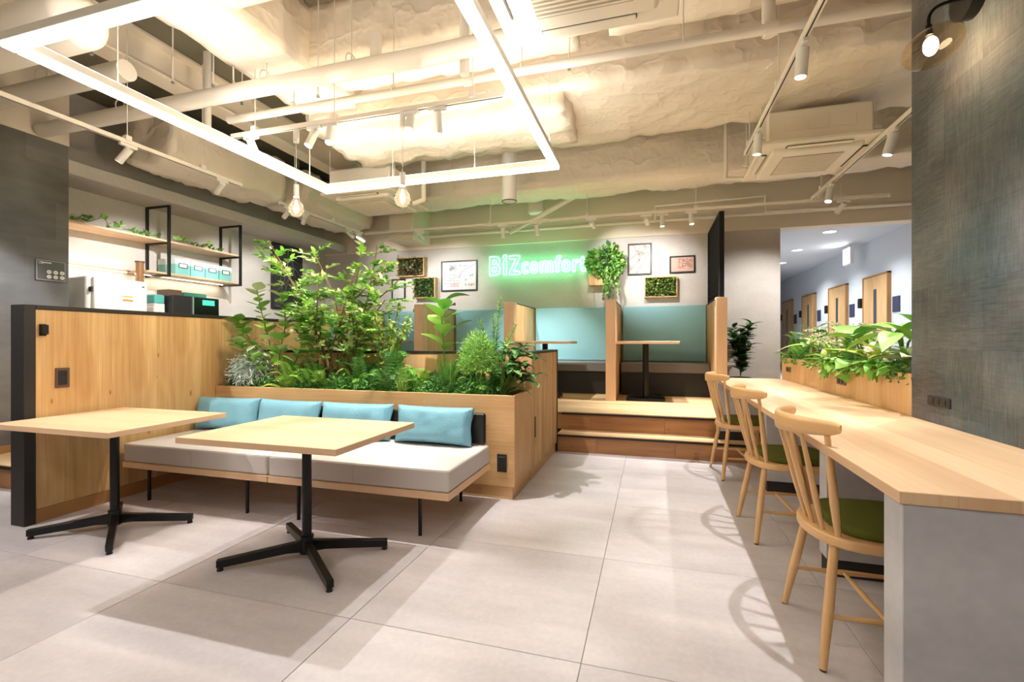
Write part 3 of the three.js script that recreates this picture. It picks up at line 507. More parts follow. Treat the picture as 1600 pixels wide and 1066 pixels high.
// ---------------------------------------------------------------- neon sign
const GREEN = new THREE.Color(0.06, 1.0, 0.36);
{
  const font = await new FontLoader().loadAsync('fonts/droid/droid_sans_bold.typeface.json');
  const s = thing('neon_sign', 'glowing green neon sign reading BiZ comfort on the back wall', 'sign', [-2.0, 2.4, -8.0]);
  const glow = std({ color: 0xd8ffe8, emissive: new THREE.Color(0.6, 2.5, 1.25), emissiveIntensity: 1 });
  const line = (pts, r, parent, name) => { const P = pts.map(([x, y]) => V(x, y, 0)); return mesh(name, tube(P.concat([P[0]]), r, pts.length * 2, 6, false, 0.05), glow, parent); };
  const word = (text, x, y, size, sx, r, z) => {
    for (const ch of text) {
      const adv = font.data.glyphs[ch].ha / font.data.resolution * size * sx;
      const L0 = new THREE.Group(); L0.name = 'letter_light'; s.add(L0); L0.position.set(x + 2.0, y - 2.4, z);
      for (const shp of font.generateShapes(ch, size)) for (const path of [shp, ...shp.holes]) {
        const q = path.getPoints(6).map((p) => [p.x * sx, p.y]); const out = [];
        for (let i = 0; i < q.length; i++) { const a = q[i], b = q[(i + 1) % q.length], d = Math.hypot(a[0] - b[0], a[1] - b[1]); if (d < 1e-4) continue; const n = Math.max(1, Math.round(d / 0.03)); for (let k = 0; k < n; k++) out.push([a[0] + (b[0] - a[0]) * k / n, a[1] + (b[1] - a[1]) * k / n]); }
        line(out, r, L0, 'neon_tube');
      }
      x += adv + 0.012;
    }
    return x;
  };
  word('BiZ', -2.81, 2.41, 0.335, 0.84, 0.0085, 0.05);
  word('comfort', -2.19, 2.42, 0.265, 0.745, 0.0095, 0.05);
  mesh('mounting_rail', M([B(-0.8, 0.8, 0.04, 0.05, 0.002, 0.012, 0), B(-0.8, 0.8, 0.2, 0.21, 0.002, 0.012, 0)]), mat.white, s);
  for (const x of [-2.65, -2.3, -1.95, -1.6, -1.3]) { const p = new THREE.PointLight(GREEN, 0.1); p.position.set(x, 2.53, -7.8); p.castShadow = true; p.shadow.radius = 2; scene.add(p); }
}
// ---------------------------------------------------------------- pantry on the left
{
  const c = thing('pantry_counter', 'pale pantry counter mostly hidden behind the oak partition', 'counter', [-5.97, 0.41, -5.1]);
  part(c, 'cabinet', B(-6.27, -5.68, 0.41, 1.24, -7.0, -3.36, 0.002), mat.white); part(c, 'worktop', B(-6.275, -5.65, 1.24, 1.275, -7.0, -3.355, 0.003), mat.concrete);
  for (let i = 1; i < 6; i++) part(c, 'door_gap', B(-5.681, -5.679, 0.5, 1.22, -3.36 - i * 0.607, -3.354 - i * 0.607, 0), mat.dark);
}
for (const [z, l] of [[-4.5, 'black steel shelf hanger between the two pantry shelf bays'], [-5.585, 'black steel shelf hanger at the far end of the pantry shelves']]) {
  const h = thing('shelf_hanger', l, 'shelf frame', [-6.08, 2.08, z], 0, 'pantry shelf hangers'), b = 0.03;
  part(h, 'frame', M([B(-5.905, -5.905 + b, 2.06, 2.97, z - b / 2, z + b / 2), B(-6.28, -6.28 + b, 2.06, 2.97, z - b / 2, z + b / 2), B(-6.256, -5.905, 2.945, 2.97, z - b / 2, z + b / 2), B(-6.256, -5.905, 2.06, 2.084, z - b / 2, z + b / 2)]), mat.black);
  part(h, 'crossbar', B(-6.256, -5.905, 2.478, 2.5, z - b / 2, z + b / 2), mat.black);
}
one('wall_shelf', 'upper oak pantry shelf holding trailing greenery', 'shelf', B(-6.278, -5.91, 2.5, 2.525, -5.6, -3.36, 0.002, 'z'), mat.beech);
{
  const sh = thing('wall_shelf', 'lower oak pantry shelf holding four teal boxes', 'shelf', [-6.1, 2.09, -4.95]);
  part(sh, 'board', B(-6.278, -5.91, 2.086, 2.11, -5.6, -4.25, 0.002, 'z'), mat.beech);
  const glow = std({ color: 0xffffff, emissive: new THREE.Color(1, 0.86, 0.66), emissiveIntensity: 4 });
  part(sh, 'led_light_strip', B(-6.2, -6.185, 2.078, 2.085, -5.55, -4.3, 0), glow);
  const r = new THREE.RectAreaLight(new THREE.Color(1, 0.86, 0.66), 22, 0.02, 1.25); r.position.set(-6.19, 2.074, -4.92); r.rotation.set(-PI / 2, 0, 0); scene.add(r);
}
{ // short lit ledge on the wall over the ice maker
  const g = thing('led_ledge_light', 'thin lit ledge on the wall behind the white ice maker', 'light', [-6.25, 2.06, -3.85]);
  part(g, 'ledge', B(-6.279, -6.2, 2.09, 2.11, -4.24, -3.36, 0.002, 'z'), mat.beech);
  part(g, 'light_strip', B(-6.23, -6.215, 2.08, 2.09, -4.22, -3.37, 0), std({ color: 0xffffff, emissive: new THREE.Color(1, 0.86, 0.66), emissiveIntensity: 4 }));
  for (const [y, dir] of [[2.076, -1], [2.114, 1]]) { const r = new THREE.RectAreaLight(new THREE.Color(1, 0.86, 0.66), dir < 0 ? 20 : 14, 0.02, 0.85); r.position.set(-6.222, y, -3.8); r.rotation.set(dir * PI / 2, 0, 0); scene.add(r); }
}
const tealBox = [std({ color: 0xcfe3e2, roughness: 0.6 }), std({ color: 0x86c8c2, roughness: 0.6 })];
for (let i = 0; i < 4; i++) {
  const z = -4.71 - i * 0.216, b = thing('storage_box', ['teal storage box on the pantry shelf, nearest to the middle hanger', 'second teal storage box from the middle hanger on the pantry shelf', 'third teal storage box from the middle hanger on the pantry shelf', 'teal storage box at the far end of the pantry shelf'][i], 'box', [-6.07, 2.11, z], 0, 'teal boxes on the pantry shelf');
  mesh('body', B(-0.15, 0.15, 0, 0.13, -0.102, 0.102, 0.003), tealBox[1], b); mesh('lid', B(-0.153, 0.153, 0.13, 0.205, -0.105, 0.105, 0.004), tealBox[0], b);
  mesh('label_holder', M([B(0.153, 0.158, 0.09, 0.096, -0.06, 0.06, 0), B(0.153, 0.158, 0.144, 0.15, -0.06, 0.06, 0), B(0.153, 0.158, 0.096, 0.144, -0.06, -0.053, 0), B(0.153, 0.158, 0.096, 0.144, 0.053, 0.06, 0)]), mat.dark, b);
  mesh('label_card', B(0.152, 0.155, 0.096, 0.144, -0.053, 0.053, 0), mat.white, b);
}
{
  const m = thing('ice_maker', 'white rounded countertop ice maker with a yellow sticker', 'appliance', [-5.95, 1.275, -3.82]);
  part(m, 'body', RB(0.46, 0.665, 0.62, 0.03, 3, -5.97, 1.608, -3.8), mat.whiteGloss);
  part(m, 'front_door', RB(0.05, 0.65, 0.56, 0.022, 3, -5.725, 1.608, -3.82), mat.whiteGloss);
  part(m, 'hinge', B(-5.76, -5.70, 1.77, 1.82, -3.535, -3.515, 0.002), mat.dark);
  const st = std({ color: 0xc9b23a, roughness: 0.5 }), so = std({ color: 0xd08b3c, roughness: 0.5 });
  part(m, 'sticker', B(-5.7, -5.6985, 1.735, 1.75, -3.93, -3.83, 0), st); part(m, 'sticker', B(-5.7, -5.6985, 1.69, 1.71, -3.935, -3.825, 0), so);
  part(m, 'badge', B(-5.7, -5.698, 1.86, 1.875, -4.06, -4.035, 0), mat.dark);
}
{
  const c = thing('cup_dispenser', 'tall amber tube cup dispenser beside the ice maker', 'dispenser', [-6.0, 1.275, -4.22]);
  part(c, 'tube', cyl(V(-6.0, 1.5, -4.22), V(-6.0, 2.2, -4.22), 0.042, 0.042, 20), phys({ color: 0xb98d5f, roughness: 0.2, transmission: 0.5, thickness: 0 }));
  part(c, 'lid', cyl(V(-6.0, 2.2, -4.22), V(-6.0, 2.215, -4.22), 0.05, 0.05, 20), mat.brownPlate); part(c, 'base', cyl(V(-6.0, 1.275, -4.22), V(-6.0, 1.5, -4.22), 0.055, 0.048, 20), mat.dark);
}
{
  const w = thing('water_server', 'small dispenser with a teal top between the ice maker and coffee machine', 'dispenser', [-5.95, 1.275, -4.36]);
  part(w, 'body', RB(0.2, 0.4, 0.14, 0.02, 2, -5.97, 1.475, -4.37), mat.whiteGloss); part(w, 'top', RB(0.19, 0.12, 0.13, 0.02, 2, -5.965, 1.76, -4.37), std({ color: 0x5fb3ab, roughness: 0.4 })); part(w, 'band', B(-6.06, -5.875, 1.66, 1.705, -4.435, -4.305, 0.004), mat.white);
  part(w, 'spout', cyl(V(-5.88, 1.6, -4.37), V(-5.84, 1.55, -4.37), 0.012), mat.steel);
}
{
  const m = thing('coffee_machine', 'black coffee machine with a green lit display on the pantry counter', 'appliance', [-5.95, 1.275, -4.78]);
  part(m, 'body', RB(0.44, 0.55, 0.66, 0.012, 2, -6.0, 1.55, -4.79), mat.dark);
  part(m, 'front_panel', B(-5.78, -5.765, 1.3, 1.815, -5.11, -4.74, 0.002), std({ color: 0x07100d, roughness: 0.12 }));
  part(m, 'side_rail', B(-5.78, -5.755, 1.29, 1.82, -4.735, -4.715, 0.003), mat.steel);
  part(m, 'display_screen', B(-5.765, -5.7625, 1.72, 1.79, -5.04, -4.86, 0), std({ color: 0x0b2a22, emissive: new THREE.Color(0.08, 0.75, 0.5), emissiveIntensity: 0.8 }));
  part(m, 'hopper', B(-6.1, -5.9, 1.826, 1.9, -4.68, -4.5, 0.004), mat.brownPlate); part(m, 'tray', B(-6.08, -5.88, 1.826, 1.88, -5.02, -4.7, 0.004), std({ color: 0x3c7a6c, roughness: 0.5 }));
}
{ // black framed dark board on the left wall
  const b = thing('framed_board', 'dark board in a black frame on the left wall behind the tall shrub', 'board', [-6.28, 2.4, -6.93]);
  part(b, 'frame', M([B(-6.28, -6.24, 1.8, 2.95, -6.6, -6.57), B(-6.28, -6.24, 1.8, 2.95, -7.3, -7.27), B(-6.28, -6.24, 2.92, 2.95, -7.27, -6.6), B(-6.28, -6.24, 1.8, 1.83, -7.27, -6.6)]), mat.black);
  part(b, 'panel', B(-6.28, -6.255, 1.83, 2.92, -7.27, -6.6, 0), std({ color: 0x34383b, roughness: 0.2 }));
  const R = rng(4), fr = []; for (let i = 0; i < 12; i++) fr.push(tube([V(-6.25, 2.9 - R() * 0.5, -7.25 + i * 0.03), V(-6.246, 2.75 - R() * 0.5, -7.1 + R() * 0.2), V(-6.25, 2.5 - R() * 0.4, -6.95 + R() * 0.3)], 0.003, 6, 4));
  part(b, 'drawn_line', M(fr), mat.steel);
}
{
  const s = thing('info_placard', 'dark grey placard with six white round icons on the left wall', 'sign', [-5.75, 1.94, -3.19]); s.rotation.y = PI / 2;
  mesh('plate', B(-0.125, 0.125, -0.105, 0.105, 0, 0.012, 0.002), std({ color: 0x5c6063, roughness: 0.5 }), s);
  const t = canvasTex(512, 440, (c, w, h) => {
    c.fillStyle = '#62676b'; c.fillRect(0, 0, w, h); c.strokeStyle = '#e8e8e8'; c.lineWidth = 7; c.strokeRect(10, 10, w - 20, h - 20); c.fillStyle = '#f4f4f4'; c.fillRect(40, 38, 60, 10); c.fillRect(80, 44, 180, 22); c.fillRect(40, 76, 90, 8);
    for (let i = 0; i < 6; i++) { const x = 220 + (i % 3) * 115, y = 250 + Math.floor(i / 3) * 105; c.fillStyle = '#f6f6f6'; c.beginPath(); c.arc(x, y, 42, 0, 7); c.fill(); c.fillStyle = '#70757a'; c.fillRect(x - 14 + i * 2, y - 6, 26 - i * 2, 12); }
  });
  const [g, m] = flat(0.24, 0.2, t); g.translate(0, 0, 0.0125); mesh('print', g, m, s);
}
// ---------------------------------------------------------------- exposed services under the slab
const SLAB = 4.05;
function cassette(cx, cz, label) {
  const a = thing('ceiling_cassette', label, 'air conditioner', [cx, 3.0, cz], 0, 'ceiling cassette units'), h = 0.475;
  mesh('panel', B(-h, h, 0, 0.035, -h - 0.03, h + 0.03, 0.008), mat.acw, a);
  const bulge = new RoundedBoxGeometry(0.74, 0.06, 0.74, 4, 0.028); bulge.translate(0, -0.008, 0); mesh('fascia', uvs(bulge), mat.acw, a);
  const gr = mesh('intake_grille', B(-0.25, 0.25, -0.044, -0.036, -0.25, 0.25, 0.002), mat.acgrille, a);
  for (let i = 0; i < 16; i++) mesh('grille_slat', B(-0.245, 0.245, -0.048, -0.0435, -0.235 + i * 0.0305, -0.223 + i * 0.0305, 0), mat.acw, gr);
  for (let k = 0; k < 4; k++) { const g = M([B(-0.26, 0.26, -0.012, -0.002, 0.385, 0.43, 0.002)]); g.rotateY(k * PI / 2); mesh('air_slot', g, mat.dark, a); const f = B(-0.255, 0.255, -0.014, -0.004, 0.395, 0.44, 0.003); f.rotateX(0.0); f.rotateY(k * PI / 2); f.translate(0, -0.004, 0); mesh('flap', f, mat.acw, a); }
  mesh('body', B(-0.42, 0.42, 0.036, 0.33, -0.42, 0.42, 0.02), mat.acw, a);
  for (const s of [-1, 1]) for (const t of [-1, 1]) mesh('hanger_rod', cyl(V(s * 0.45, 0.1, t * 0.35), V(s * 0.45, SLAB - 3.0, t * 0.35), 0.006, 0.006, 8), mat.pipe, a);
  mesh('hanger_bracket', M([-1, 1].flatMap((s) => [-1, 1].map((t) => B(s * 0.45 - 0.04, s * 0.45 + 0.04, 0.1, 0.115, t * 0.35 - 0.02, t * 0.35 + 0.02, 0)))), mat.pipe, a);
  for (const k of [-0.2, 0, 0.2]) mesh('access_plate', B(k - 0.08, k + 0.08, 0.13, 0.25, 0.42, 0.424, 0.002), mat.cream, a);
  return a;
}
cassette(1.43, -5.2, 'ceiling cassette air conditioner above the counter on the right');
cassette(-3.37, -5.3, 'ceiling cassette air conditioner behind the far left corner of the light frame');
cassette(-0.335, -2.2, 'nearest ceiling cassette air conditioner at the top of the view');
// ducts
function duct(name, label, b, a, s, r, hang) {
  const o = thing(name, label, 'duct', [(b[0] + b[1]) / 2, b[2], (b[4] + b[5]) / 2]); part(o, 'wrapping', wrap(...b, a, 0.065, s, r), mat.blanket);
  for (const [x, z] of hang) part(o, 'hanger_rod', cyl(V(x, b[3] - 0.1, z), V(x, SLAB, z), 0.006, 0.006, 8), mat.pipe);
}
{ const d = thing('air_duct', 'large smooth white duct at the top left of centre', 'duct', [-2.0, 3.72, -2.3]);
  const body = cyl(V(-2.75, 3.72, -2.35), V(-0.95, 3.72, -2.35), 0.29, 0.29, 40); part(d, 'shell', body, mat.pipe);
  const end = new THREE.SphereGeometry(0.29, 32, 16); end.scale(0.8, 1, 1); end.translate(-2.75, 3.72, -2.35); part(d, 'rounded_end', end, mat.pipe);
  for (const x of [-2.7, -2.1, -1.5]) part(d, 'seam_band', new THREE.TorusGeometry(0.291, 0.006, 6, 40).rotateY(PI / 2).translate(x, 3.72, -2.35), mat.cream);
  for (const x of [-2.4, -1.3]) part(d, 'hanger_rod', cyl(V(x, 3.98, -2.35), V(x, SLAB, -2.35), 0.006), mat.pipe);
}
duct('wrapped_duct', 'duct wrapped in wrinkled cream cloth above the pantry bulkhead', [-5.6, -4.85, 3.16, 3.72, -5.3, -3.75], 0.1, 51, 0.45, [[-5.3, -4.2], [-5.1, -5]]);
duct('wrapped_duct', 'cream cloth-wrapped duct near the back left corner', [-5.6, -4.7, 3.2, 3.75, -7.3, -5.6], 0.1, 61, 0.5, [[-5.2, -6], [-5.1, -7]]);
duct('wrapped_duct', 'cloth-wrapped duct crossing above the middle track', [-3.2, -0.75, 3.3, 3.52, -4.85, -4.12], 0.12, 71, 0.08, [[-2.8, -4.5], [-1.3, -4.5]]);
{ const o = thing('rounded_duct', 'white round duct with a domed end behind the upper left light bar', 'duct', [-4.6, 3.5, -2.1]), X = -3.42;
  part(o, 'trunk', cyl(V(-5.74, 3.3, -2.1), V(X - 0.12, 3.3, -2.1), 0.17, 0.17, 28), mat.pipe);
  const g = new THREE.SphereGeometry(0.17, 28, 16); g.scale(0.75, 1, 1); g.translate(X - 0.12, 3.3, -2.1); part(o, 'domed_end', g, mat.pipe);
  part(o, 'hanger_rod', cyl(V(-4.4, 3.46, -2.1), V(-4.4, SLAB, -2.1), 0.006), mat.pipe); }
// pipes
function pipes(label, pts, r, hang = [], cat = 'pipe', flange = []) {
  const a = pts[0], o = thing('ceiling_pipe', label, cat, [a[0], a[1], a[2]]);
  part(o, 'pipe_run', pipe(pts.map((p) => V(...p)), r, 16), mat.pipe);
  for (const [x, y, z] of hang) { part(o, 'hanger_rod', cyl(V(x, y, z), V(x, SLAB, z), 0.005, 0.005, 8), mat.pipe); part(o, 'pipe_clamp', new THREE.TorusGeometry(r + 0.004, 0.006, 6, 18).rotateY(Math.abs(pts[1][0] - pts[0][0]) > 0.5 ? PI / 2 : 0).translate(x, y, z), mat.pipe); }
  for (const [x, y, z] of flange) part(o, 'coupling', new THREE.CylinderGeometry(r * 1.35, r * 1.35, 0.07, 16).rotateZ(PI / 2).translate(x, y, z), mat.pipe);
  return o;
}
pipes('thick white pipe crossing below the smooth duct', [[-5.7, 3.3, -3.1], [-3.4, 3.31, -3.1], [-1.6, 3.31, -3.1], [-0.35, 3.34, -3.1], [-0.35, SLAB, -3.1]], 0.068, [[-4.6, 3.36, -3.1], [-3.0, 3.36, -3.1], [-2.2, 3.36, -3.1], [-1.1, 3.37, -3.1]]);
pipes('white sprinkler pipe crossing the whole ceiling to the right wall', [[-3.6, 3.2, -3.29], [0.7, 3.2, -3.29], [2.6, 3.2, -3.29]], 0.032, [[-2.9, 3.22, -3.29], [-1.95, 3.22, -3.29], [-0.9, 3.22, -3.29], [0.2, 3.22, -3.29]], 'pipe', [[-1.32, 3.2, -3.29], [0.72, 3.2, -3.29]]);
pipes('short white riser pipe above the sprinkler line near the right track', [[0.72, 3.2, -3.36], [0.72, SLAB, -3.36]], 0.04);
pipes('short white riser pipe left of the near air conditioner', [[-1.32, 3.2, -3.22], [-1.32, SLAB, -3.22]], 0.036);
pipes('white pipe stub hanging under the cloth-wrapped beam', [[-2.05, 3.36, -3.2], [-2.05, 3.62, -3.2]], 0.045);
pipes('white vertical pipe in the open ceiling bay', [[-4.15, 3.25, -3.55], [-4.15, SLAB, -3.55]], 0.035);
pipes('thin white conduit bent beside the right air conditioner', [[0.78, SLAB, -5.6], [0.78, 3.02, -5.6], [0.95, 3.0, -5.6]], 0.02);
pipes('long white conduit along the back beam', [[-4.4, 3.1, -7.6], [3.4, 3.1, -7.6]], 0.028, [[-3.5, 3.11, -7.6], [-1.2, 3.11, -7.6], [0.9, 3.11, -7.6], [2.4, 3.11, -7.6]]);
pipes('rectangular loop of thin conduit on the back beam', [[0.05, 2.98, -7.2], [0.05, 3.22, -7.2], [1.5, 3.24, -7.2], [1.5, 3.02, -7.2], [3.3, 3.0, -7.2]], 0.016, [[0.8, 3.23, -7.2], [2.4, 3.02, -7.2]]);
pipes('diagonal brace pipe above the neon sign', [[-2.2, 3.0, -7.3], [-0.85, 3.42, -6.75]], 0.035, [[-2.15, 3.04, -7.28]]);
pipes('white pipe bent down beside the far air conditioner', [[-2.72, SLAB, -5.3], [-2.72, 3.0, -5.3], [-2.86, 2.96, -5.3]], 0.03);
pipes('thick white pipe at the far left below the open bay', [[-5.72, 3.42, -2.75], [-4.05, 3.42, -2.75]], 0.08, [[-5.0, 3.5, -2.75]]);
pipes('large white pipe at the upper left corner', [[-5.7, 3.75, -1.5], [-3.4, 3.75, -1.5]], 0.13, [[-4.5, 3.87, -1.5]]);
// threaded rods hanging free
const rl = ['leftmost', 'second', 'third', 'fourth', 'fifth', 'sixth', 'seventh', 'eighth'];
[[-4.05, -2.5, 3.4], [-3.82, -2.95, 3.38], [-3.62, -3.45, 3.42], [-3.5, -3.05, 3.36], [-3.3, -3.06, 3.36], [-3.42, -3.4, 3.3], [-2.6, -3.22, 3.22], [-0.6, -3.55, 3.3]].forEach(([x, z, y], i) => { const o = thing('threaded_rod', rl[i] + ' thin white rod hanging from the slab in the open bay, counted from the left', 'rod', [x, y, z], 0, 'hanging rods'); part(o, 'rod', cyl(V(x, y, z), V(x, SLAB, z), 0.006, 0.006, 8), mat.pipe); part(o, 'nut', cyl(V(x, y, z), V(x, y + 0.02, z), 0.013, 0.013, 6), mat.steel); });
{ const c = thing('ceiling_speaker', 'small white loudspeaker hanging from the back beam above the neon sign', 'speaker', [-1.78, 3.32, -7.35]); part(c, 'cabinet', RB(0.24, 0.2, 0.16, 0.03, 3, -1.78, 3.38, -7.35), mat.white); part(c, 'grille', B(-1.87, -1.69, 3.31, 3.45, -7.27, -7.265, 0.002), mat.cream); part(c, 'bracket', cyl(V(-1.78, 3.48, -7.35), V(-1.78, SLAB, -7.35), 0.012), mat.pipe); }
{ const c = thing('downlight_cylinder', 'large white cylinder downlight hanging behind the light frame', 'light', [-1.59, 2.92, -5.5]); part(c, 'housing', cyl(V(-1.65, 2.93, -5.45), V(-1.65, 3.75, -5.45), 0.09, 0.09, 28), mat.white); part(c, 'rim', new THREE.TorusGeometry(0.088, 0.006, 6, 28).rotateX(PI / 2).translate(-1.65, 2.93, -5.45), mat.brownPlate); part(c, 'stem', cyl(V(-1.65, 3.75, -5.45), V(-1.65, SLAB, -5.45), 0.02), mat.white); }

// ---------------------------------------------------------------- LED light frame
const glowWhite = std({ color: 0xffffff, emissive: new THREE.Color(1, 0.95, 0.88), emissiveIntensity: 3.2 });
function lightFrame(label, X0, X1, Z0, Z1, down, up) {
  const y = 2.735, xm = (X1 - X0) * 0.32, f = thing('light_frame', label, 'light', [(X0 + X1) / 2, y, (Z0 + Z1) / 2]), w = 0.033;
  const bars = [[X0 - w, X1 + w, Z0 - w, Z0 + w], [X0 - w, X1 + w, Z1 - w, Z1 + w], [X0 - w, X0 + w, Z0 + w, Z1 - w], [X1 - w, X1 + w, Z0 + w, Z1 - w]];
  for (const [a, b, c, d] of bars) {
    part(f, 'profile', B(a, b, y + 0.03, y + 0.075, c, d, 0.002), mat.white);
    part(f, 'light_diffuser', B(a + 0.003, b - 0.003, y, y + 0.03, c + 0.003, d - 0.003, 0.004), glowWhite);
    part(f, 'light_slot', B(a + 0.008, b - 0.008, y + 0.075, y + 0.08, c + 0.008, d - 0.008, 0.001), glowWhite);
    const lw = b - a, lh = d - c;
    for (const [dy, rx, I] of [[-0.004, -PI / 2, down], [0.086, PI / 2, up]]) { const r = new THREE.RectAreaLight(NEUTRAL, I, lw - 0.01, lh - 0.01); r.position.set((a + b) / 2, y + dy, (c + d) / 2); r.rotation.set(rx, 0, 0); scene.add(r); }
  }
  for (const [x, z] of [[X0, Z0 + 0.25], [X0, Z1 - 0.5], [X1, Z0 + 0.25], [X1, Z1 - 0.4], [X0 + xm, Z0], [X1 - xm, Z0], [X0 + xm, Z1], [X1 - xm, Z1]]) part(f, 'suspension_wire', cyl(V(x, y + 0.08, z), V(x, SLAB, z), 0.003, 0.003, 6), mat.pipe);
}
lightFrame('square suspended frame of glowing white light bars above the cafe tables', -3.14, -0.8, -4.02, -1.58, 6.5, 12.5);
lightFrame('unseen square light frame added behind the camera as fill light', -2.9, -0.3, 0.1, 2.3, 9, 12);  // added out of view to fill the foreground and the faces towards the camera
// ---------------------------------------------------------------- tracks and spotlights
const lensGlow = std({ color: 0xffffff, emissive: new THREE.Color(1, 0.96, 0.9), emissiveIntensity: 2.5 });
const SPOT = 0.28; // candela scale
function rail(label, p0, p1, hang) {
  const o = thing('track_rail', label, 'track', p0), a = V(...p0), b = V(...p1), alongX = Math.abs(b.x - a.x) > Math.abs(b.z - a.z), h = 0.018;
  part(o, 'rail', alongX ? B(Math.min(a.x, b.x), Math.max(a.x, b.x), a.y, a.y + 0.035, a.z - h, a.z + h, 0.002) : B(a.x - h, a.x + h, a.y, a.y + 0.035, Math.min(a.z, b.z), Math.max(a.z, b.z), 0.002), mat.pipe);
  part(o, 'slot', alongX ? B(Math.min(a.x, b.x) + 0.02, Math.max(a.x, b.x) - 0.02, a.y - 0.001, a.y + 0.002, a.z - 0.005, a.z + 0.005, 0) : B(a.x - 0.005, a.x + 0.005, a.y - 0.001, a.y + 0.002, Math.min(a.z, b.z) + 0.02, Math.max(a.z, b.z) - 0.02, 0), mat.dark);
  for (const k of hang) { const q = a.clone().lerp(b, k); part(o, 'hanger_clip', B(q.x - 0.025, q.x + 0.025, q.y + 0.02, q.y + 0.07, q.z - 0.025, q.z + 0.025, 0.003), mat.pipe); part(o, 'hanger_rod', cyl(V(q.x, q.y + 0.07, q.z), V(q.x, SLAB, q.z), 0.004, 0.004, 8), mat.pipe); }
}
function spot(label, x, y, z, tx, ty, tz, I, { ang = 0.42, pen = 0.35, axis = 'x', col = NEUTRAL, len = 0.125, rad = 0.031, group = 'track spotlights' } = {}) {
  const o = thing('track_spotlight', label, 'spotlight', [x, y, z], 0, group), ax = axis === 'x';
  mesh('adapter', B(ax ? -0.07 : -0.016, ax ? 0.07 : 0.016, -0.028, -0.001, ax ? -0.016 : -0.07, ax ? 0.016 : 0.07, 0.003), mat.white, o);
  const piv = V(0, -0.055, 0), d = V(tx - x, ty - y, tz - z).sub(piv).normalize(), a = piv.clone().addScaledVector(d, -0.02), b = piv.clone().addScaledVector(d, len);
  mesh('neck', cyl(V(0, -0.028, 0), V(0, -0.058, 0), 0.009), mat.white, o);
  const tubeG = M([cyl(a, b, rad, rad, 20)]); mesh('housing', tubeG, mat.white, o);
  mesh('lamp_lens', cyl(b, b.clone().addScaledVector(d, 0.002), rad * 0.84, rad * 0.84, 20), lensGlow, o);
  const s = new THREE.SpotLight(col, I * SPOT, 0, ang, pen, 2); s.position.set(x, y, z).add(b).addScaledVector(d, 0.012); s.target.position.set(tx, ty, tz); s.castShadow = true; s.shadow.radius = 0.9; s.shadow.mapSize.set(1024, 1024); scene.add(s, s.target);
}
rail('white lighting track crossing inside the light frame', [-3.4, 2.95, -3.14], [-0.98, 2.95, -3.14], [0.1, 0.42, 0.9]);
spot('white spotlight on the frame track, first from the left', -3.2, 2.95, -3.14, -2.9, 1.3, -3.8, 36, { ang: 0.6 });
spot('white spotlight on the frame track, second from the left', -2.57, 2.95, -3.14, -3.2, 0.2, -2.2, 20);
spot('white spotlight on the frame track, third from the left', -2.42, 2.95, -3.14, -1.9, 0, -2.0, 22);
spot('white spotlight on the frame track, fourth from the left', -1.72, 2.95, -3.14, -1.3, 0, -1.7, 24);
spot('white spotlight on the frame track, rightmost and aimed at the shrubs', -1.5, 2.95, -3.14, -1.7, 1.0, -3.8, 40, { ang: 0.6 });
rail('white lighting track on the left above the oak partition', [-4.36, 2.95, 0.6], [-4.36, 2.95, -4.15], [0.1, 0.5, 0.75, 0.9]);
spot('white spotlight on the left track nearest the dark wall', -4.36, 2.95, -2.97, -5.7, 1.0, -2.4, 26, { axis: 'z', ang: 0.55 });
spot('white spotlight on the left track aimed at the pantry', -4.36, 2.95, -3.9, -6.1, 1.7, -4.3, 28, { axis: 'z', ang: 0.6 });
spot('spotlight on the left track outside the view', -4.36, 2.95, -1.2, -3.9, 0.4, -2.6, 26, { axis: 'z', ang: 0.55 });
rail('white lighting track near the back left corner', [-4.45, 2.95, -4.8], [-4.45, 2.95, -6.55], [0.15, 0.6]);
spot('white spotlight tilted towards the pantry on the back left track', -4.45, 2.95, -4.95, -6.1, 2.0, -5.6, 18, { axis: 'z', ang: 0.5 });
spot('second white spotlight on the back left track', -4.45, 2.95, -5.25, -6.1, 1.9, -6.6, 18, { axis: 'z', ang: 0.5 });
spot('third white spotlight on the back left track', -4.45, 2.95, -6.2, -4.6, 2.35, -8, 12, { axis: 'z', ang: 0.6, pen: 0.7 });
spot('last white spotlight on the back left track by the corner', -4.45, 2.95, -6.45, -3.95, 2.2, -8, 11, { axis: 'z', ang: 0.6, pen: 0.7 });
rail('long white lighting track in front of the back beam', [-4.43, 2.95, -6.6], [2.7, 2.95, -6.6], [0.12, 0.3, 0.5, 0.7, 0.9]);
[[-3.46, -3.4, 2.35, -8, 7, 'over the framed whiteboard print'], [-2.1, -2.2, 1.0, -7.4, 10, 'left of the neon sign glow'], [-1.59, -1.5, 1.0, -7.4, 12, 'below the loudspeaker'], [-0.81, -0.4, 2.4, -8, 10, 'aimed at the hanging pothos'], [-0.07, 0.15, 2.3, -8, 10, 'between the pothos and the louver, left one'], [0.14, 0.1, 0.6, -6.4, 16, 'between the pothos and the louver, middle one'], [0.5, 0.6, 0.7, -6.2, 14, 'between the pothos and the louver, right one'], [2.23, 1.4, 1.6, -8.0, 16, 'in front of the corridor opening']].forEach(([x, tx, ty, tz, I, l]) => spot('white spotlight on the back track ' + l, x, 2.95, -6.6, tx, ty, tz, I * (tz < -7.9 ? 1.6 : 3.3), { ang: 0.6, pen: 0.7 }));
rail('white lighting track above the front edge of the counter', [0.89, 3.07, 1.2], [0.89, 3.07, -5.1], [0.1, 0.35, 0.62, 0.8, 0.97]);
spot('white spotlight on the counter track, nearest to the woven wall', 0.89, 3.07, -3.28, 0.72, 0.5, -3.35, 24, { axis: 'z', len: 0.15, rad: 0.036, ang: 0.5 });
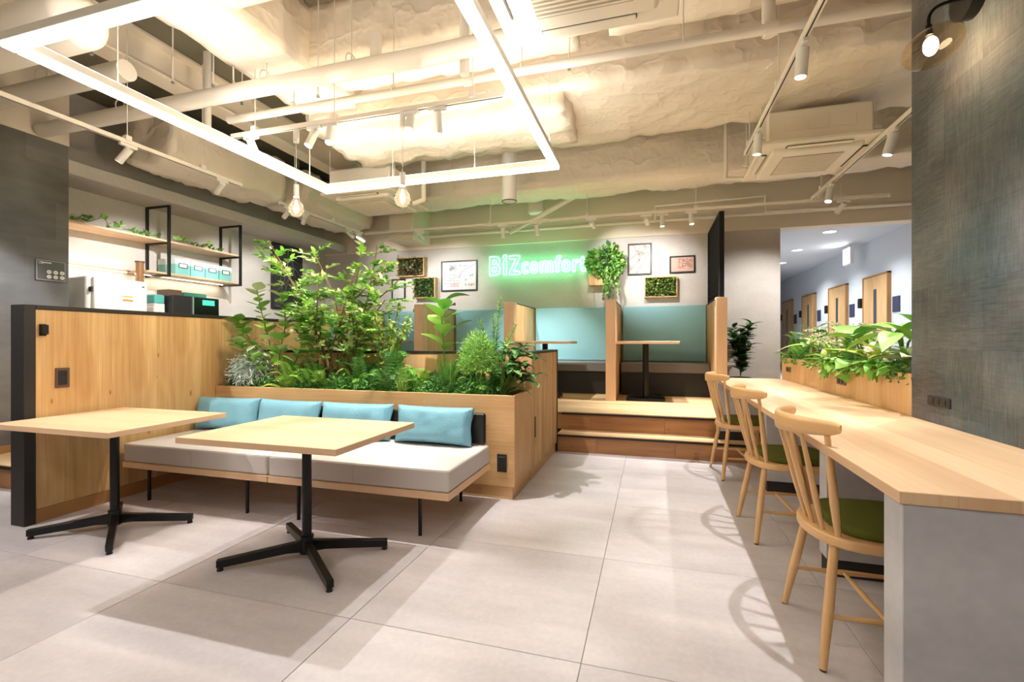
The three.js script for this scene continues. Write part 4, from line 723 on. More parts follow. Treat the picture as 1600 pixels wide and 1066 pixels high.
spot('white spotlight at the far end of the counter track', 0.89, 3.07, -4.53, 0.72, 0.5, -4.65, 24, { axis: 'z', len: 0.15, rad: 0.036, ang: 0.5 });
spot('spotlight on the counter track outside the view', 0.89, 3.07, -2.1, 0.72, 0.5, -2.1, 24, { axis: 'z', len: 0.15, rad: 0.036, ang: 0.5 });
rail('white lighting track above the counter planter', [1.87, 2.95, -3.2], [1.87, 2.95, -6.5], [0.2, 0.9]);
spot('white spotlight on the planter track beside the woven wall', 1.87, 2.95, -4.52, 1.4, 1.0, -4.6, 15, { axis: 'z', len: 0.15, rad: 0.036, ang: 0.6 });
spot('spotlight on the planter track hidden by the woven wall', 1.87, 2.95, -3.6, 1.4, 1.0, -3.5, 15, { axis: 'z', len: 0.15, rad: 0.036, ang: 0.6 });
spot('spotlight on the planter track behind the right air conditioner', 1.87, 2.95, -5.9, 1.4, 0.9, -5.4, 14, { axis: 'z', len: 0.15, rad: 0.036, ang: 0.6 });
rail('lighting track over the near side of the room', [-4.0, 2.95, 0.2], [0.6, 2.95, 0.2], [0.1, 0.5, 0.9]);
spot('spotlight on the near track, left', -3.2, 2.95, 0.2, -3.4, 0, -1.4, 7, { ang: 0.6 });
spot('spotlight on the near track, middle', -1.6, 2.95, 0.2, -1.6, 0, -1.6, 5, { ang: 0.6 });
spot('spotlight on the near track, right', 0.1, 2.95, 0.2, 0.2, 0, -2.2, 7, { ang: 0.6 });
// ---------------------------------------------------------------- pendants, sconce, corridor lights
function pendant(x, z, label) {
  const o = thing('pendant_bulb', label, 'lamp', [x, 2.3, z], 0, 'pendant bulbs');
  mesh('cord', cyl(V(0, 0.2, 0), V(0, 0.65, 0), 0.0028, 0.0028, 6), mat.white, o); mesh('canopy', cyl(V(0, 0.54, 0), V(0, 0.65, 0), 0.022, 0.022, 16), mat.white, o);
  mesh('socket', cyl(V(0, 0.1, 0), V(0, 0.2, 0), 0.021, 0.02, 18), mat.white, o);
  mesh('glass_globe', lathe([[0.001, -0.06], [0.03, -0.052], [0.052, -0.028], [0.06, 0.0], [0.052, 0.032], [0.034, 0.062], [0.022, 0.085], [0.019, 0.1]], 24), phys({ color: 0xfff2dc, roughness: 0.05, transmission: 1, thickness: 0 }), o);
  mesh('filament_bulb', lathe([[0.001, -0.03], [0.014, -0.022], [0.018, 0], [0.014, 0.03], [0.008, 0.07], [0.001, 0.075]], 14), std({ color: 0xffffff, emissive: new THREE.Color(1, 0.86, 0.62), emissiveIntensity: 9 }), o);
  const p = new THREE.PointLight(WARM, 1.6); p.position.set(x, 2.305, z); p.castShadow = true; scene.add(p);
}
pendant(-2.745, -3.14, 'clear globe pendant bulb on the left of the frame track');
pendant(-1.785, -3.14, 'clear globe pendant bulb on the right of the frame track');
{
  const W = 1.303, s = thing('wall_sconce', 'black wall sconce with a smoky oval glass globe on the woven wall', 'lamp', [W, 2.69, -2.447]);
  part(s, 'wall_plate', cyl(V(W, 2.692, -2.447), V(W - 0.046, 2.692, -2.447), 0.09, 0.09, 40), mat.blackMetal);
  part(s, 'arm', tube([V(W - 0.04, 2.684, -2.44), V(1.2, 2.67, -2.424), V(1.148, 2.646, -2.41), V(1.121, 2.608, -2.398), V(1.116, 2.562, -2.394)], 0.007, 30, 10), mat.blackMetal);
  part(s, 'socket', cyl(V(1.116, 2.566, -2.394), V(1.119, 2.524, -2.394), 0.012, 0.014, 16), mat.blackMetal);
  const g = new THREE.SphereGeometry(1, 40, 24); g.scale(0.113, 0.078, 0.095); g.rotateZ(0.42); g.translate(1.133, 2.475, -2.394); part(s, 'glass_globe', g, phys({ color: 0xf5e9d6, roughness: 0.02, transmission: 1, thickness: 0 }));
  const b = new THREE.SphereGeometry(1, 20, 14); b.scale(0.026, 0.04, 0.026); b.translate(1.124, 2.479, -2.394); part(s, 'light_bulb', b, std({ color: 0xffffff, emissive: new THREE.Color(1, 0.84, 0.58), emissiveIntensity: 12 }));
  const p = new THREE.PointLight(new THREE.Color(1, 0.82, 0.58), 0.17); p.position.set(1.124, 2.479, -2.394); p.castShadow = true; scene.add(p);
}
[[2.87, -9.1, 'nearest'], [2.82, -10.75, 'middle'], [2.93, -12.4, 'farthest']].forEach(([x, z, l]) => {
  const o = thing('recessed_downlight', l + ' round recessed downlight in the corridor ceiling', 'light', [x, 3.08, z], 0, 'corridor downlights');
  mesh('trim_ring', new THREE.TorusGeometry(0.105, 0.012, 8, 28).rotateX(PI / 2), mat.white, o); mesh('lamp_disc', new THREE.CylinderGeometry(0.1, 0.1, 0.006, 28).translate(0, -0.002, 0), std({ color: 0xffffff, emissive: new THREE.Color(1, 1, 1), emissiveIntensity: 4 }), o);
  const s = new THREE.SpotLight(COOL, 10.5, 0, 1.15, 0.6, 2); s.position.set(x, 3.06, z); s.target.position.set(x + 0.2, 0.4, z); s.castShadow = true; s.shadow.radius = 4; scene.add(s, s.target);
});
{
  const e = thing('exit_light_box', 'small lit white sign box hanging under the corridor ceiling', 'sign', [3.6, 3.0, -10.46]);
  part(e, 'housing', B(3.58, 3.64, 2.7, 3.02, -10.63, -10.29, 0.004), mat.white); part(e, 'lit_sign_face', B(3.574, 3.58, 2.715, 3.005, -10.615, -10.305, 0.001), std({ color: 0xffffff, emissive: new THREE.Color(0.92, 0.97, 1), emissiveIntensity: 3 }));
  part(e, 'stem', cyl(V(3.61, 3.02, -10.46), V(3.61, 3.08, -10.46), 0.012), mat.white);
  const r = new THREE.RectAreaLight(COOL, 5, 0.31, 0.29); r.position.set(3.57, 2.86, -10.46); r.rotation.set(0, PI / 2, 0); scene.add(r);
}
// ---------------------------------------------------------------- plants
// one leaf along +z, face up, base at the origin
function leafGeo(len, wid, { fold = 0.25, curl = 0.25, seg = 5, tip = 1, base = 0.8, wave = 0 } = {}) {
  const pos = [], idx = [];
  for (let i = 0; i <= seg; i++) { const t = i / seg, w = wid / 2 * Math.pow(Math.sin(PI * Math.pow(t, base)), tip) + (i === 0 ? wid * 0.02 : 0), y = -curl * len * t * t, z = len * t * (1 - 0.15 * curl * t), wv = wave * Math.sin(t * 11) * wid; pos.push(-w, y + fold * w + wv, z, 0, y, z, w, y + fold * w - wv, z); }
  for (let i = 0; i < seg; i++) { const a = i * 3; idx.push(a, a + 3, a + 1, a + 1, a + 3, a + 4, a + 1, a + 4, a + 2, a + 2, a + 4, a + 5); }
  const g = new THREE.BufferGeometry(); g.setAttribute('position', new THREE.Float32BufferAttribute(pos, 3)); g.setIndex(idx); g.computeVertexNormals();
  g.setAttribute('uv', new THREE.Float32BufferAttribute(pos.length / 3 * 2, 2)); return g;
}
const orient = (o, dir, roll = 0) => { const z = dir.clone().normalize(), up = Math.abs(z.y) > 0.97 ? V(1, 0, 0) : V(0, 1, 0), x = up.clone().cross(z).normalize(), y = z.clone().cross(x); o.quaternion.setFromRotationMatrix(new THREE.Matrix4().makeBasis(x, y, z)); if (roll) o.rotateZ(roll); };
function leaf(parent, geo, m, p, dir, roll = 0, s = 1, name = 'leaf') { const o = mesh(name, geo, m, parent); o.position.copy(p); orient(o, dir, roll); o.scale.setScalar(s); return o; }
// batch of small leaves as one coloured mesh
class Batch {
  constructor() { this.p = []; this.c = []; this.n = 0; this.o = new THREE.Object3D(); }
  add(geo, p, dir, roll, s, col) {
    this.o.position.copy(p); orient(this.o, dir, roll); this.o.scale.setScalar(s); this.o.updateMatrix();
    const g = geo, a = g.attributes.position, v = V(0, 0, 0), ix = g.index.array;
    for (let i = 0; i < ix.length; i++) { v.fromBufferAttribute(a, ix[i]).applyMatrix4(this.o.matrix); this.p.push(v.x, v.y, v.z); this.c.push(col.r, col.g, col.b); }
  }
  blade(a, b, w, col, side) { const d = b.clone().sub(a), s = side.clone().cross(d).normalize().multiplyScalar(w / 2); for (const q of [a.clone().add(s), b, a.clone().sub(s)]) { this.p.push(q.x, q.y, q.z); this.c.push(col.r, col.g, col.b); } }
  geo() { const g = new THREE.BufferGeometry(); g.setAttribute('position', new THREE.Float32BufferAttribute(this.p, 3)); g.setAttribute('color', new THREE.Float32BufferAttribute(this.c, 3)); g.setAttribute('uv', new THREE.Float32BufferAttribute(this.p.length / 3 * 2, 2)); g.computeVertexNormals(); return g; }
  mesh(name, parent) { const m = mesh(name, this.geo(), leafV, parent); m.userData.kind = 'stuff'; return m; }
}
const C = (h) => new THREE.Color(h);
const vary = (c, R, k = 0.25) => { const q = c.clone(), f = 1 + (R() - 0.5) * 2 * k; q.r = clamp(q.r * f * (1 + (R() - 0.5) * 0.2)); q.g = clamp(q.g * f); q.b = clamp(q.b * f * (1 + (R() - 0.5) * 0.2)); return q; };
const onSphere = (R) => { const z = R() * 2 - 1, a = R() * 2 * PI, q = Math.sqrt(1 - z * z); return V(q * Math.cos(a), z, q * Math.sin(a)); };
const tinyLeaf = leafGeo(1, 0.45, { seg: 2, fold: 0.3 }), needle = leafGeo(1, 0.12, { seg: 2, fold: 0.1 }), oval = leafGeo(1, 0.62, { seg: 3, fold: 0.2, base: 0.9 });
// fern fronds: a few shapes, each one arching, with paired leaflets
function frondGeo(len, arch, lw, pairs, droop) {
  const pos = [], idx = []; let n = 0; const P = (t) => V(0, arch * len * (Math.sin(t * PI * 0.62)) - droop * len * t * t * t, len * t * (0.95 - 0.2 * t));
  const quad = (a, b, c, d) => { for (const q of [a, b, c, d]) pos.push(q.x, q.y, q.z); idx.push(n, n + 1, n + 2, n, n + 2, n + 3); n += 4; };
  for (let i = 0; i < 6; i++) { const a = P(i / 6), b = P((i + 1) / 6), w = 0.004 * (1 - i / 7); quad(a.clone().add(V(-w, 0, 0)), a.clone().add(V(w, 0, 0)), b.clone().add(V(w, 0, 0)), b.clone().add(V(-w, 0, 0))); }
  for (let i = 0; i < pairs; i++) { const t = 0.12 + 0.86 * i / pairs, p = P(t), q = P(Math.min(1, t + 0.02)), f = q.clone().sub(p).normalize(), l = lw * len * Math.pow(Math.sin(PI * Math.pow(0.12 + 0.86 * (1 - i / pairs), 1.2) * 0.55), 0.8), w = 0.3 * len / pairs; for (const s of [-1, 1]) { const tip = p.clone().add(V(s * l, -0.18 * l, 0)).addScaledVector(f, l * 0.45), mid = p.clone().lerp(tip, 0.45); quad(p, mid.clone().addScaledVector(f, w * 1.1).add(V(0, 0.1 * l, 0)), tip, mid.clone().addScaledVector(f, -w)); } }
  const g = new THREE.BufferGeometry(); g.setAttribute('position', new THREE.Float32BufferAttribute(pos, 3)); g.setIndex(idx); g.computeVertexNormals(); g.setAttribute('uv', new THREE.Float32BufferAttribute(pos.length / 3 * 2, 2)); return g;
}
const fronds = [frondGeo(1, 0.42, 0.2, 17, 0.28), frondGeo(1, 0.6, 0.17, 19, 0.2), frondGeo(1, 0.25, 0.22, 15, 0.36), frondGeo(1, 0.75, 0.16, 18, 0.3)];
function fern(label, x, y, z, len, n, seed, mats, group = 'planter ferns', spread = 1) {
  const R = rng(seed), f = thing('fern', label, 'plant', [x, y, z], 0, group);
  for (let i = 0; i < n; i++) { const a = i * 2.399 + R() * 0.5, o = mesh('frond', fronds[Math.floor(R() * 4)], mats[Math.floor(R() * mats.length)], f); o.rotation.set(0, a, 0); o.rotateX(-(0.1 + 0.75 * R()) * (2 - spread)); o.scale.setScalar(len * (0.65 + 0.5 * R())); o.position.set(0.02 * Math.sin(a), 0, 0.02 * Math.cos(a)); }
  return f;
}
// low mound of fine leaves
function mound(name, label, x, y, z, rx, ry, rz, n, size, cols, seed, g0 = tinyLeaf, group = 'low planter greenery', cat = 'plant') {
  const R = rng(seed), b = new Batch(), o = thing(name, label, cat, [x, y, z], 0, group), K = cols.map(C);
  for (let i = 0; i < n; i++) { const d = onSphere(R); d.y = Math.abs(d.y) * 0.95 + 0.02; const q = 0.15 + 0.85 * Math.pow(R(), 0.5), lump = 1 + 0.22 * IN.noise(d.x * 3 + seed, d.y * 3, d.z * 3); b.add(g0, V(d.x * rx * q * lump, d.y * ry * q * lump, d.z * rz * q * lump), d.clone().add(onSphere(R).multiplyScalar(0.9)), R() * 6, size * (0.6 + 0.8 * R()), vary(K[Math.floor(R() * K.length)], R)); }
  b.mesh('foliage', o); return o;
}
function grass(label, x, y, z, n, len, cols, seed, spread = 0.7, w = 0.007, group = 'planter grasses') {
  const R = rng(seed), b = new Batch(), o = thing('grass_clump', label, 'plant', [x, y, z], 0, group), K = cols.map(C);
  for (let i = 0; i < n; i++) { const a = R() * 6.28, l = len * (0.6 + 0.5 * R()), lean = spread * R(), col = vary(K[Math.floor(R() * K.length)], R); let p = V((R() - 0.5) * 0.08, 0, (R() - 0.5) * 0.08); const side = V(Math.sin(a), 0.2, -Math.cos(a)); for (let k = 0; k < 4; k++) { const t = lean * (0.35 + k * 0.33), q = p.clone().add(V(Math.cos(a) * Math.sin(t), Math.cos(t), Math.sin(a) * Math.sin(t)).multiplyScalar(l / 4)); const s = side.clone().cross(V(0, 1, 0)); const ww = w * (1 - k * 0.24); const sv = V(-Math.sin(a), 0, Math.cos(a)).multiplyScalar(ww / 2), s2 = sv.clone().multiplyScalar(k === 3 ? 0.05 : 0.75); for (const v of [p.clone().add(sv), q.clone().add(s2), q.clone().sub(s2), p.clone().add(sv), q.clone().sub(s2), p.clone().sub(sv)]) { b.p.push(v.x, v.y, v.z); b.c.push(col.r, col.g, col.b); } p = q; } }
  b.mesh('blades', o); return o;
}
// leafy plant with single leaves on stems
function leafy(name, label, x, y, z, stems, lg, ms, seed, { per = 6, size = 1, start = 0.3, out = 0.8, group, droop = 0, sr = 0.005, cat = 'plant', sm = stemGreen, whorl = 0 } = {}) {
  const R = rng(seed), o = thing(name, label, cat, [x, y, z], 0, group);
  stems.forEach((pts, si) => {
    const cv = new THREE.CatmullRomCurve3(pts.map((p) => V(...p))); mesh('stem', new THREE.TubeGeometry(cv, 10, sr, 6), sm, o);
    for (let i = 0; i < per; i++) { const t = start + (1 - start) * (i + 0.5 * R()) / per, p = cv.getPoint(Math.min(1, t)), tg = cv.getTangent(Math.min(1, t)), a = i * 2.4 + si * 1.7 + R() * 0.6, side = V(Math.cos(a), 0.15 - droop, Math.sin(a)); const d = side.multiplyScalar(out).addScaledVector(tg, 0.55); leaf(o, lg[Math.floor(R() * lg.length)], ms[Math.floor(R() * ms.length)], p, d, (R() - 0.5) * 0.7, size * (0.7 + 0.5 * R())); }
  });
  return o;
}
const soilY = 0.76;
// ---- left planter, from the partition to the open end
mound('rosemary_bush', 'dark needle-leaved bush in the planter corner by the oak partition', -3.84, soilY, -3.68, 0.12, 0.3, 0.11, 900, 0.07, [0x2f5a32, 0x244a28, 0x3f6d3c], 101, needle);
{ // silver wire-like dome
  const R = rng(77), o = thing('silver_cushion_bush', 'round silvery wiry bush at the left end of the planter', 'plant', [-3.72, soilY, -3.68]), b = new Batch(), S = [C(0xb9c7bb), C(0xa3b5a6), C(0xd3ddd2)];
  for (let i = 0; i < 620; i++) { const d = onSphere(R); d.y = Math.abs(d.y); const q0 = 0.4 + 0.6 * R(); let p = V(d.x * 0.12 * q0, 0.1 + (0.06 + d.y * 0.2) * q0, d.z * 0.12 * q0); let dir = d.clone(); for (let k = 0; k < 4; k++) { dir.add(onSphere(R).multiplyScalar(0.9)).add(V(0, -0.25, 0)).normalize(); const q = p.clone().addScaledVector(dir, 0.045); b.blade(p, q, 0.006, vary(S[i % 3], R, 0.12), V(R(), R(), R())); b.blade(q, p, 0.006, vary(S[i % 3], R, 0.12), V(R(), R(), R())); p = q; } }
  b.mesh('foliage', o); for (let i = 0; i < 14; i++) { const a = i * 2.4; mesh('stem', tube([V(0, 0, 0), V(Math.cos(a) * 0.05, 0.12, Math.sin(a) * 0.05), V(Math.cos(a) * 0.1, 0.2 + 0.08 * R(), Math.sin(a) * 0.1)], 0.003, 6, 4), stemGreen, o); }
}
const roundLeaf = [leafGeo(0.1, 0.085, { base: 0.85, fold: 0.12, curl: 0.2 }), leafGeo(0.085, 0.075, { base: 0.9, fold: -0.1, curl: 0.3 })];
leafy('eucalyptus_shrub', 'shrub with round pale green leaves at the left of the planter', -3.5, soilY, -3.72, [
  [[0, 0, 0], [-0.12, 0.3, 0.02], [-0.3, 0.55, 0.05], [-0.42, 0.72, 0.06]], [[0, 0, 0], [-0.05, 0.4, 0], [-0.12, 0.75, 0.04], [-0.17, 0.98, 0.05]], [[0.03, 0, 0], [0.1, 0.35, 0.05], [0.16, 0.65, 0.04], [0.12, 0.92, 0.05]], [[0.02, 0, -0.02], [0.22, 0.25, 0], [0.35, 0.48, 0.03], [0.42, 0.7, 0.05]], [[-0.02, 0, 0], [-0.1, 0.25, 0.1], [-0.25, 0.42, 0.14], [-0.33, 0.5, 0.15]]],
  roundLeaf, [L.mid, L.bright, L.mid, L.pale], 201, { per: 24, size: 1.35, start: 0.25, sm: stem });
{ // tall airy shrub with fans of small leaves
  const R = rng(303), o = thing('tall_leafy_shrub', 'tall airy shrub with small bright green leaves rising from the planter', 'plant', [-2.82, soilY, -3.8]);
  const st = [], b = new Batch(), K = [0x9bcf58, 0xb0da6c, 0x7fb84a, 0xcfe59c, 0x6fa642].map(C), whites = C(0xdfe8cc);
  const ends = [[-0.72, 1.45, 0.12], [-0.58, 1.28, 0.2], [-0.38, 1.36, -0.1], [-0.5, 1.02, 0.1], [-0.15, 1.08, 0.12], [0.1, 1.12, -0.06], [0.3, 1.2, 0.12], [0.4, 1.36, 0.0], [0.55, 1.14, 0.08], [0.68, 1.02, 0.1], [0.58, 0.84, 0.16], [0.22, 0.86, 0.18], [-0.1, 0.8, 0.2], [-0.34, 0.78, 0.16], [0.42, 0.62, 0.12]];
  ends.forEach(([ex, ey, ez], i) => {
    const bx = (i % 4 - 1.5) * 0.09, cv = new THREE.CatmullRomCurve3([V(bx, 0, 0), V(bx + ex * 0.08, ey * 0.3, ez * 0.2), V(bx + ex * 0.42, ey * 0.66, ez * 0.6), V(ex, ey, ez)]);
    mesh('branch', new THREE.TubeGeometry(cv, 14, 0.0055, 6), stem, o);
    for (let k = 0; k < 20; k++) { // twigs carrying flat fans
      const t = 0.4 + 0.6 * (k + R()) / 20, p = cv.getPoint(Math.min(1, t)), d = onSphere(R); d.y = Math.abs(d.y) * 0.35; d.x += Math.sign(ex) * 0.5; d.normalize(); const l = 0.1 + 0.13 * R(), tip = p.clone().addScaledVector(d, l); st.push(cyl(p, tip, 0.0022, 0.0012, 4, true));
      const nl = 8 + Math.floor(R() * 5), base = K[Math.floor(R() * 5)]; for (let q = 0; q < nl; q++) { const s = (q + 0.5) / nl, pp = p.clone().lerp(tip, 0.2 + 0.8 * s), a = q * 2.4, dd = d.clone().add(V(Math.cos(a), 0.12 + 0.2 * R(), Math.sin(a)).multiplyScalar(0.8)); b.add(oval, pp, dd, (R() - 0.5) * 0.8, 0.05 + 0.032 * R(), R() < 0.08 ? whites : vary(base, R, 0.2)); }
    }
  });
  mesh('twig', M(st), stem, o).userData.kind = 'stuff'; b.mesh('foliage', o);
}
{ // fine light shrub right of it
  const R = rng(404), o = thing('feathery_shrub', 'feathery yellow-green shrub right of the tall airy shrub', 'plant', [-2.3, soilY, -3.78]), b = new Batch(), K = [0x9dbb4a, 0x7fa53e, 0xb8c96a, 0x6a9638].map(C);
  for (let i = 0; i < 9; i++) { const a = i * 2.4, h = 0.5 + 0.32 * R(), cv = new THREE.CatmullRomCurve3([V(0, 0, 0), V(0.05 * Math.cos(a), h * 0.5, 0.05 * Math.sin(a)), V(0.22 * Math.cos(a), h, 0.15 * Math.sin(a))]); mesh('stem', new THREE.TubeGeometry(cv, 8, 0.004, 5), stem, o); for (let k = 0; k < 85; k++) { const t = 0.3 + 0.7 * R(), p = cv.getPoint(t); b.add(R() < 0.5 ? needle : tinyLeaf, p.add(onSphere(R).multiplyScalar(0.05 * R())), onSphere(R).add(V(0, 0.5, 0)), R() * 6, 0.04 + 0.035 * R(), vary(K[Math.floor(R() * 4)], R)); } }
  b.mesh('foliage', o);
}
// ferns and fillers along the front
const FM = [L.fern, L.fernDark, L.fern, L.lime], FD = [L.fernDark, L.deep, L.fern], FY = [L.lime, L.fern, L.yellow];
fern('bright fern in the planter right of the silvery bush', -3.3, soilY - 0.02, -3.74, 0.42, 24, 11, FY);
fern('fern below the tall airy shrub in the planter', -2.98, soilY - 0.02, -3.7, 0.4, 22, 12, FM);
fern('fern under the feathery yellow-green shrub', -2.55, soilY - 0.02, -3.74, 0.42, 24, 13, FM);
fern('upright fern in the middle of the planter', -2.2, soilY - 0.02, -3.72, 0.46, 22, 14, FD);
fern('fern left of the large-leaved sapling in the planter', -1.95, soilY - 0.02, -3.74, 0.34, 20, 15, FY);
fern('dark fern near the right end of the planter', -1.36, soilY - 0.02, -3.7, 0.34, 20, 16, FD);
fern('fern behind the glossy trailing plant at the planter end', -1.25, soilY, -3.8, 0.36, 18, 17, FD);
[[-3.62, 'low mossy mound at the left planter rim'], [-3.05, 'low mossy mound below the bright fern'], [-2.72, 'low mossy mound in front of the tall shrub'], [-2.38, 'low mossy mound left of the planter middle'], [-2.02, 'low mossy mound at the planter middle'], [-1.72, 'low mossy mound right of the planter middle'], [-1.42, 'low mossy mound near the right planter rim']].forEach(([x, l], i) => mound('moss_mound', l, x, soilY - 0.02, -3.665, 0.18, 0.2, 0.085, 1100, 0.036, [[0x5f9f44, 0x74b04c, 0x478238], [0x467f38, 0x639f42]][i % 2], 500 + i));
[[-3.2, 'dark ground foliage behind the bright fern'], [-2.5, 'dark ground foliage behind the planter ferns'], [-1.7, 'dark ground foliage behind the grass clump']].forEach(([x, l], i) => mound('ground_foliage', l, x, soilY - 0.02, -3.85, 0.36, 0.28, 0.13, 900, 0.055, [0x3a6a32, 0x4f863e, 0x5f9a46], 540 + i));
grass('clump of fine upright grass below the large-leaved sapling', -1.66, soilY, -3.7, 240, 0.42, [0x7db34a, 0x95c45c, 0x5f9a3c], 21, 0.75);
grass('loose grass clump left of the planter middle', -2.05, soilY, -3.62, 110, 0.3, [0x9cc85a, 0xb4d46e], 22, 0.9);
const bigLeaf = [leafGeo(0.2, 0.115, { base: 0.8, fold: 0.22, curl: 0.25, seg: 6 }), leafGeo(0.17, 0.1, { base: 0.75, fold: 0.3, curl: 0.4, seg: 6 })];
leafy('large_leaved_sapling', 'upright sapling with large oval leaves in the planter', -1.73, soilY, -3.74, [[[0, 0, 0], [0.01, 0.35, 0], [-0.01, 0.65, 0.01], [0.01, 0.83, 0.02]]], bigLeaf, [L.mid, L.bright, L.deep], 601, { per: 11, size: 1.5, start: 0.36, out: 0.8, sr: 0.006 });
{ // soft asparagus cloud and the conifer sprigs behind it
  mound('asparagus_fern', 'soft cloud of fine asparagus fern near the planter end', -1.4, soilY + 0.22, -3.72, 0.17, 0.34, 0.14, 5200, 0.042, [0x8fc054, 0xa5d062, 0x76aa46], 611, needle, 'tall planter greenery');
  const R = rng(622), o = thing('conifer_sprig', 'spiky conifer-like sprigs rising at the right end of the planter', 'plant', [-1.3, soilY, -3.86]), b = new Batch(), K = [0x5f9a3c, 0x7fb64a, 0x487f34, 0xa9c95a].map(C);
  [[0.05, 0.86, 0], [0.02, 0.7, 0.1], [-0.13, 0.66, 0.03], [0.2, 0.62, 0.02], [0.14, 0.46, 0.12], [-0.06, 0.5, 0.14], [0.24, 0.4, -0.05]].forEach(([x, h, z]) => { const cv = new THREE.CatmullRomCurve3([V(0, 0, 0), V(x * 0.3, h * 0.55, z * 0.4), V(x, h, z)]); mesh('stem', new THREE.TubeGeometry(cv, 10, 0.004, 5), stemGreen, o); for (let k = 0; k < 150; k++) { const t = 0.35 + 0.65 * k / 150, p = cv.getPoint(t), tg = cv.getTangent(t), a = k * 2.4; b.add(needle, p, V(Math.cos(a), 0.2, Math.sin(a)).addScaledVector(tg, 0.7), 0, (0.1 - 0.05 * t) * (0.7 + 0.6 * R()), vary(K[Math.floor(R() * 4)], R)); } });
  b.mesh('foliage', o);
}
const glossy = [leafGeo(0.105, 0.06, { base: 0.75, fold: 0.25, curl: 0.3 }), leafGeo(0.09, 0.058, { base: 0.8, fold: 0.15, curl: 0.45 })];
const GL = [phys({ color: 0x2f5f2c, roughness: 0.25, side: THREE.DoubleSide }), phys({ color: 0x4a7f3c, roughness: 0.25, side: THREE.DoubleSide }), phys({ color: 0x6f9a5c, roughness: 0.3, side: THREE.DoubleSide })];
{ const S = [], R = rng(88); for (let i = 0; i < 16; i++) { const a = -1.2 + 2.6 * R(), l = 0.2 + 0.18 * R(), h = 0.16 + 0.26 * R(); S.push([[0, 0, 0], [Math.cos(a) * l * 0.45, h, Math.sin(a) * l * 0.4], [Math.cos(a) * l, h * (0.7 + 0.6 * R()), Math.sin(a) * l * 0.7]]); }
  leafy('glossy_trailing_plant', 'dark glossy plant spilling over the right end of the planter', -1.2, soilY, -3.72, S, glossy, GL, 701, { per: 9, size: 1.0, start: 0.3, out: 0.85 }); }
// ---- right planter on the counter
const nBefore = scene.children.length, py = 0.955, paddle = [leafGeo(0.36, 0.17, { base: 0.8, fold: 0.28, curl: 0.3, seg: 7 }), leafGeo(0.3, 0.13, { base: 0.8, fold: 0.25, curl: 0.35, seg: 7 })], strap = [leafGeo(0.3, 0.06, { base: 0.6, fold: 0.3, curl: 0.5, seg: 6 }), leafGeo(0.26, 0.05, { base: 0.6, fold: 0.3, curl: 0.3, seg: 6 })], lobed = [leafGeo(0.12, 0.11, { base: 0.6, fold: 0.2, curl: 0.4, wave: 0.05 })];
const rosette = (n, h, seed) => { const R = rng(seed); return Array.from({ length: n }, (_, i) => { const a = i * 2.4, l = 0.03 + 0.1 * R(); return [[0, 0, 0], [Math.cos(a) * l * 0.6, h * (0.4 + 0.4 * R()), Math.sin(a) * l * 0.6], [Math.cos(a) * l, h * (0.6 + 0.5 * R()), Math.sin(a) * l]]; }); };
leafy('paddle_leaf_plant', 'plant with broad glossy paddle leaves against the woven wall', 1.85, py, -4.28, rosette(6, 0.4, 1), paddle, [L.mid, L.bright], 801, { per: 2, size: 0.8, start: 0.9, out: 0.9, sr: 0.007 });
leafy('paddle_leaf_plant', 'plant with a large pale paddle leaf in the middle of the counter planter', 1.85, py, -5.0, rosette(6, 0.3, 2), paddle, [L.bright, L.mid, L.lime], 802, { per: 2, size: 0.8, start: 0.85, out: 1.0, sr: 0.007 });
leafy('variegated_plant', 'yellow variegated strap-leaved plant near the woven wall', 1.83, py, -4.62, rosette(8, 0.16, 3), strap, [L.yellow, L.lime, L.cream, L.yellow], 803, { per: 3, size: 0.95, start: 0.6 });
leafy('variegated_plant', 'cream striped strap-leaved plant left of the white flowers', 1.84, py, -6.15, rosette(9, 0.24, 4), strap, [L.pale, L.lime, L.yellow], 804, { per: 3, size: 0.85, start: 0.6 });
leafy('variegated_plant', 'yellow-green plant below the white flowers', 1.8, py, -5.55, rosette(8, 0.12, 5), strap, [L.yellow, L.lime, L.fern], 805, { per: 3, size: 0.9, start: 0.5 });
leafy('round_leaf_plant', 'plant with dark round leaves near the far end of the counter planter', 1.88, py, -6.45, rosette(6, 0.34, 6), [leafGeo(0.16, 0.13, { base: 0.85, fold: 0.15, curl: 0.3 })], [L.deep, L.mid], 806, { per: 2, size: 1, start: 0.9 });
leafy('ivy_plant', 'ivy with lobed leaves hanging over the counter planter front', 1.77, py, -5.25, Array.from({ length: 7 }, (_, i) => [[0, 0, 0], [-0.03, 0.09, (i - 3) * 0.06], [-0.07, 0.02 - 0.03 * (i % 3), (i - 3) * 0.11]]), lobed, [L.mid, L.bright, L.fern], 807, { per: 6, size: 1.0, start: 0.35, out: 0.9 });
leafy('ivy_plant', 'second ivy with lobed leaves near the woven wall', 1.77, py, -4.42, Array.from({ length: 6 }, (_, i) => [[0, 0, 0], [-0.03, 0.1, (i - 2.5) * 0.06], [-0.07, 0.03, (i - 2.5) * 0.1]]), lobed, [L.fern, L.mid], 808, { per: 5, size: 0.85, start: 0.35, out: 0.9 });
leafy('pale_leaf_plant', 'plant with silvery white leaves beside the paddle leaves', 1.86, py, -4.12, rosette(6, 0.2, 8), [leafGeo(0.17, 0.12, { base: 0.8, fold: 0.2, curl: 0.35, wave: 0.03 })], [L.silver, L.cream, L.pale], 809, { per: 3, size: 1, start: 0.6 });
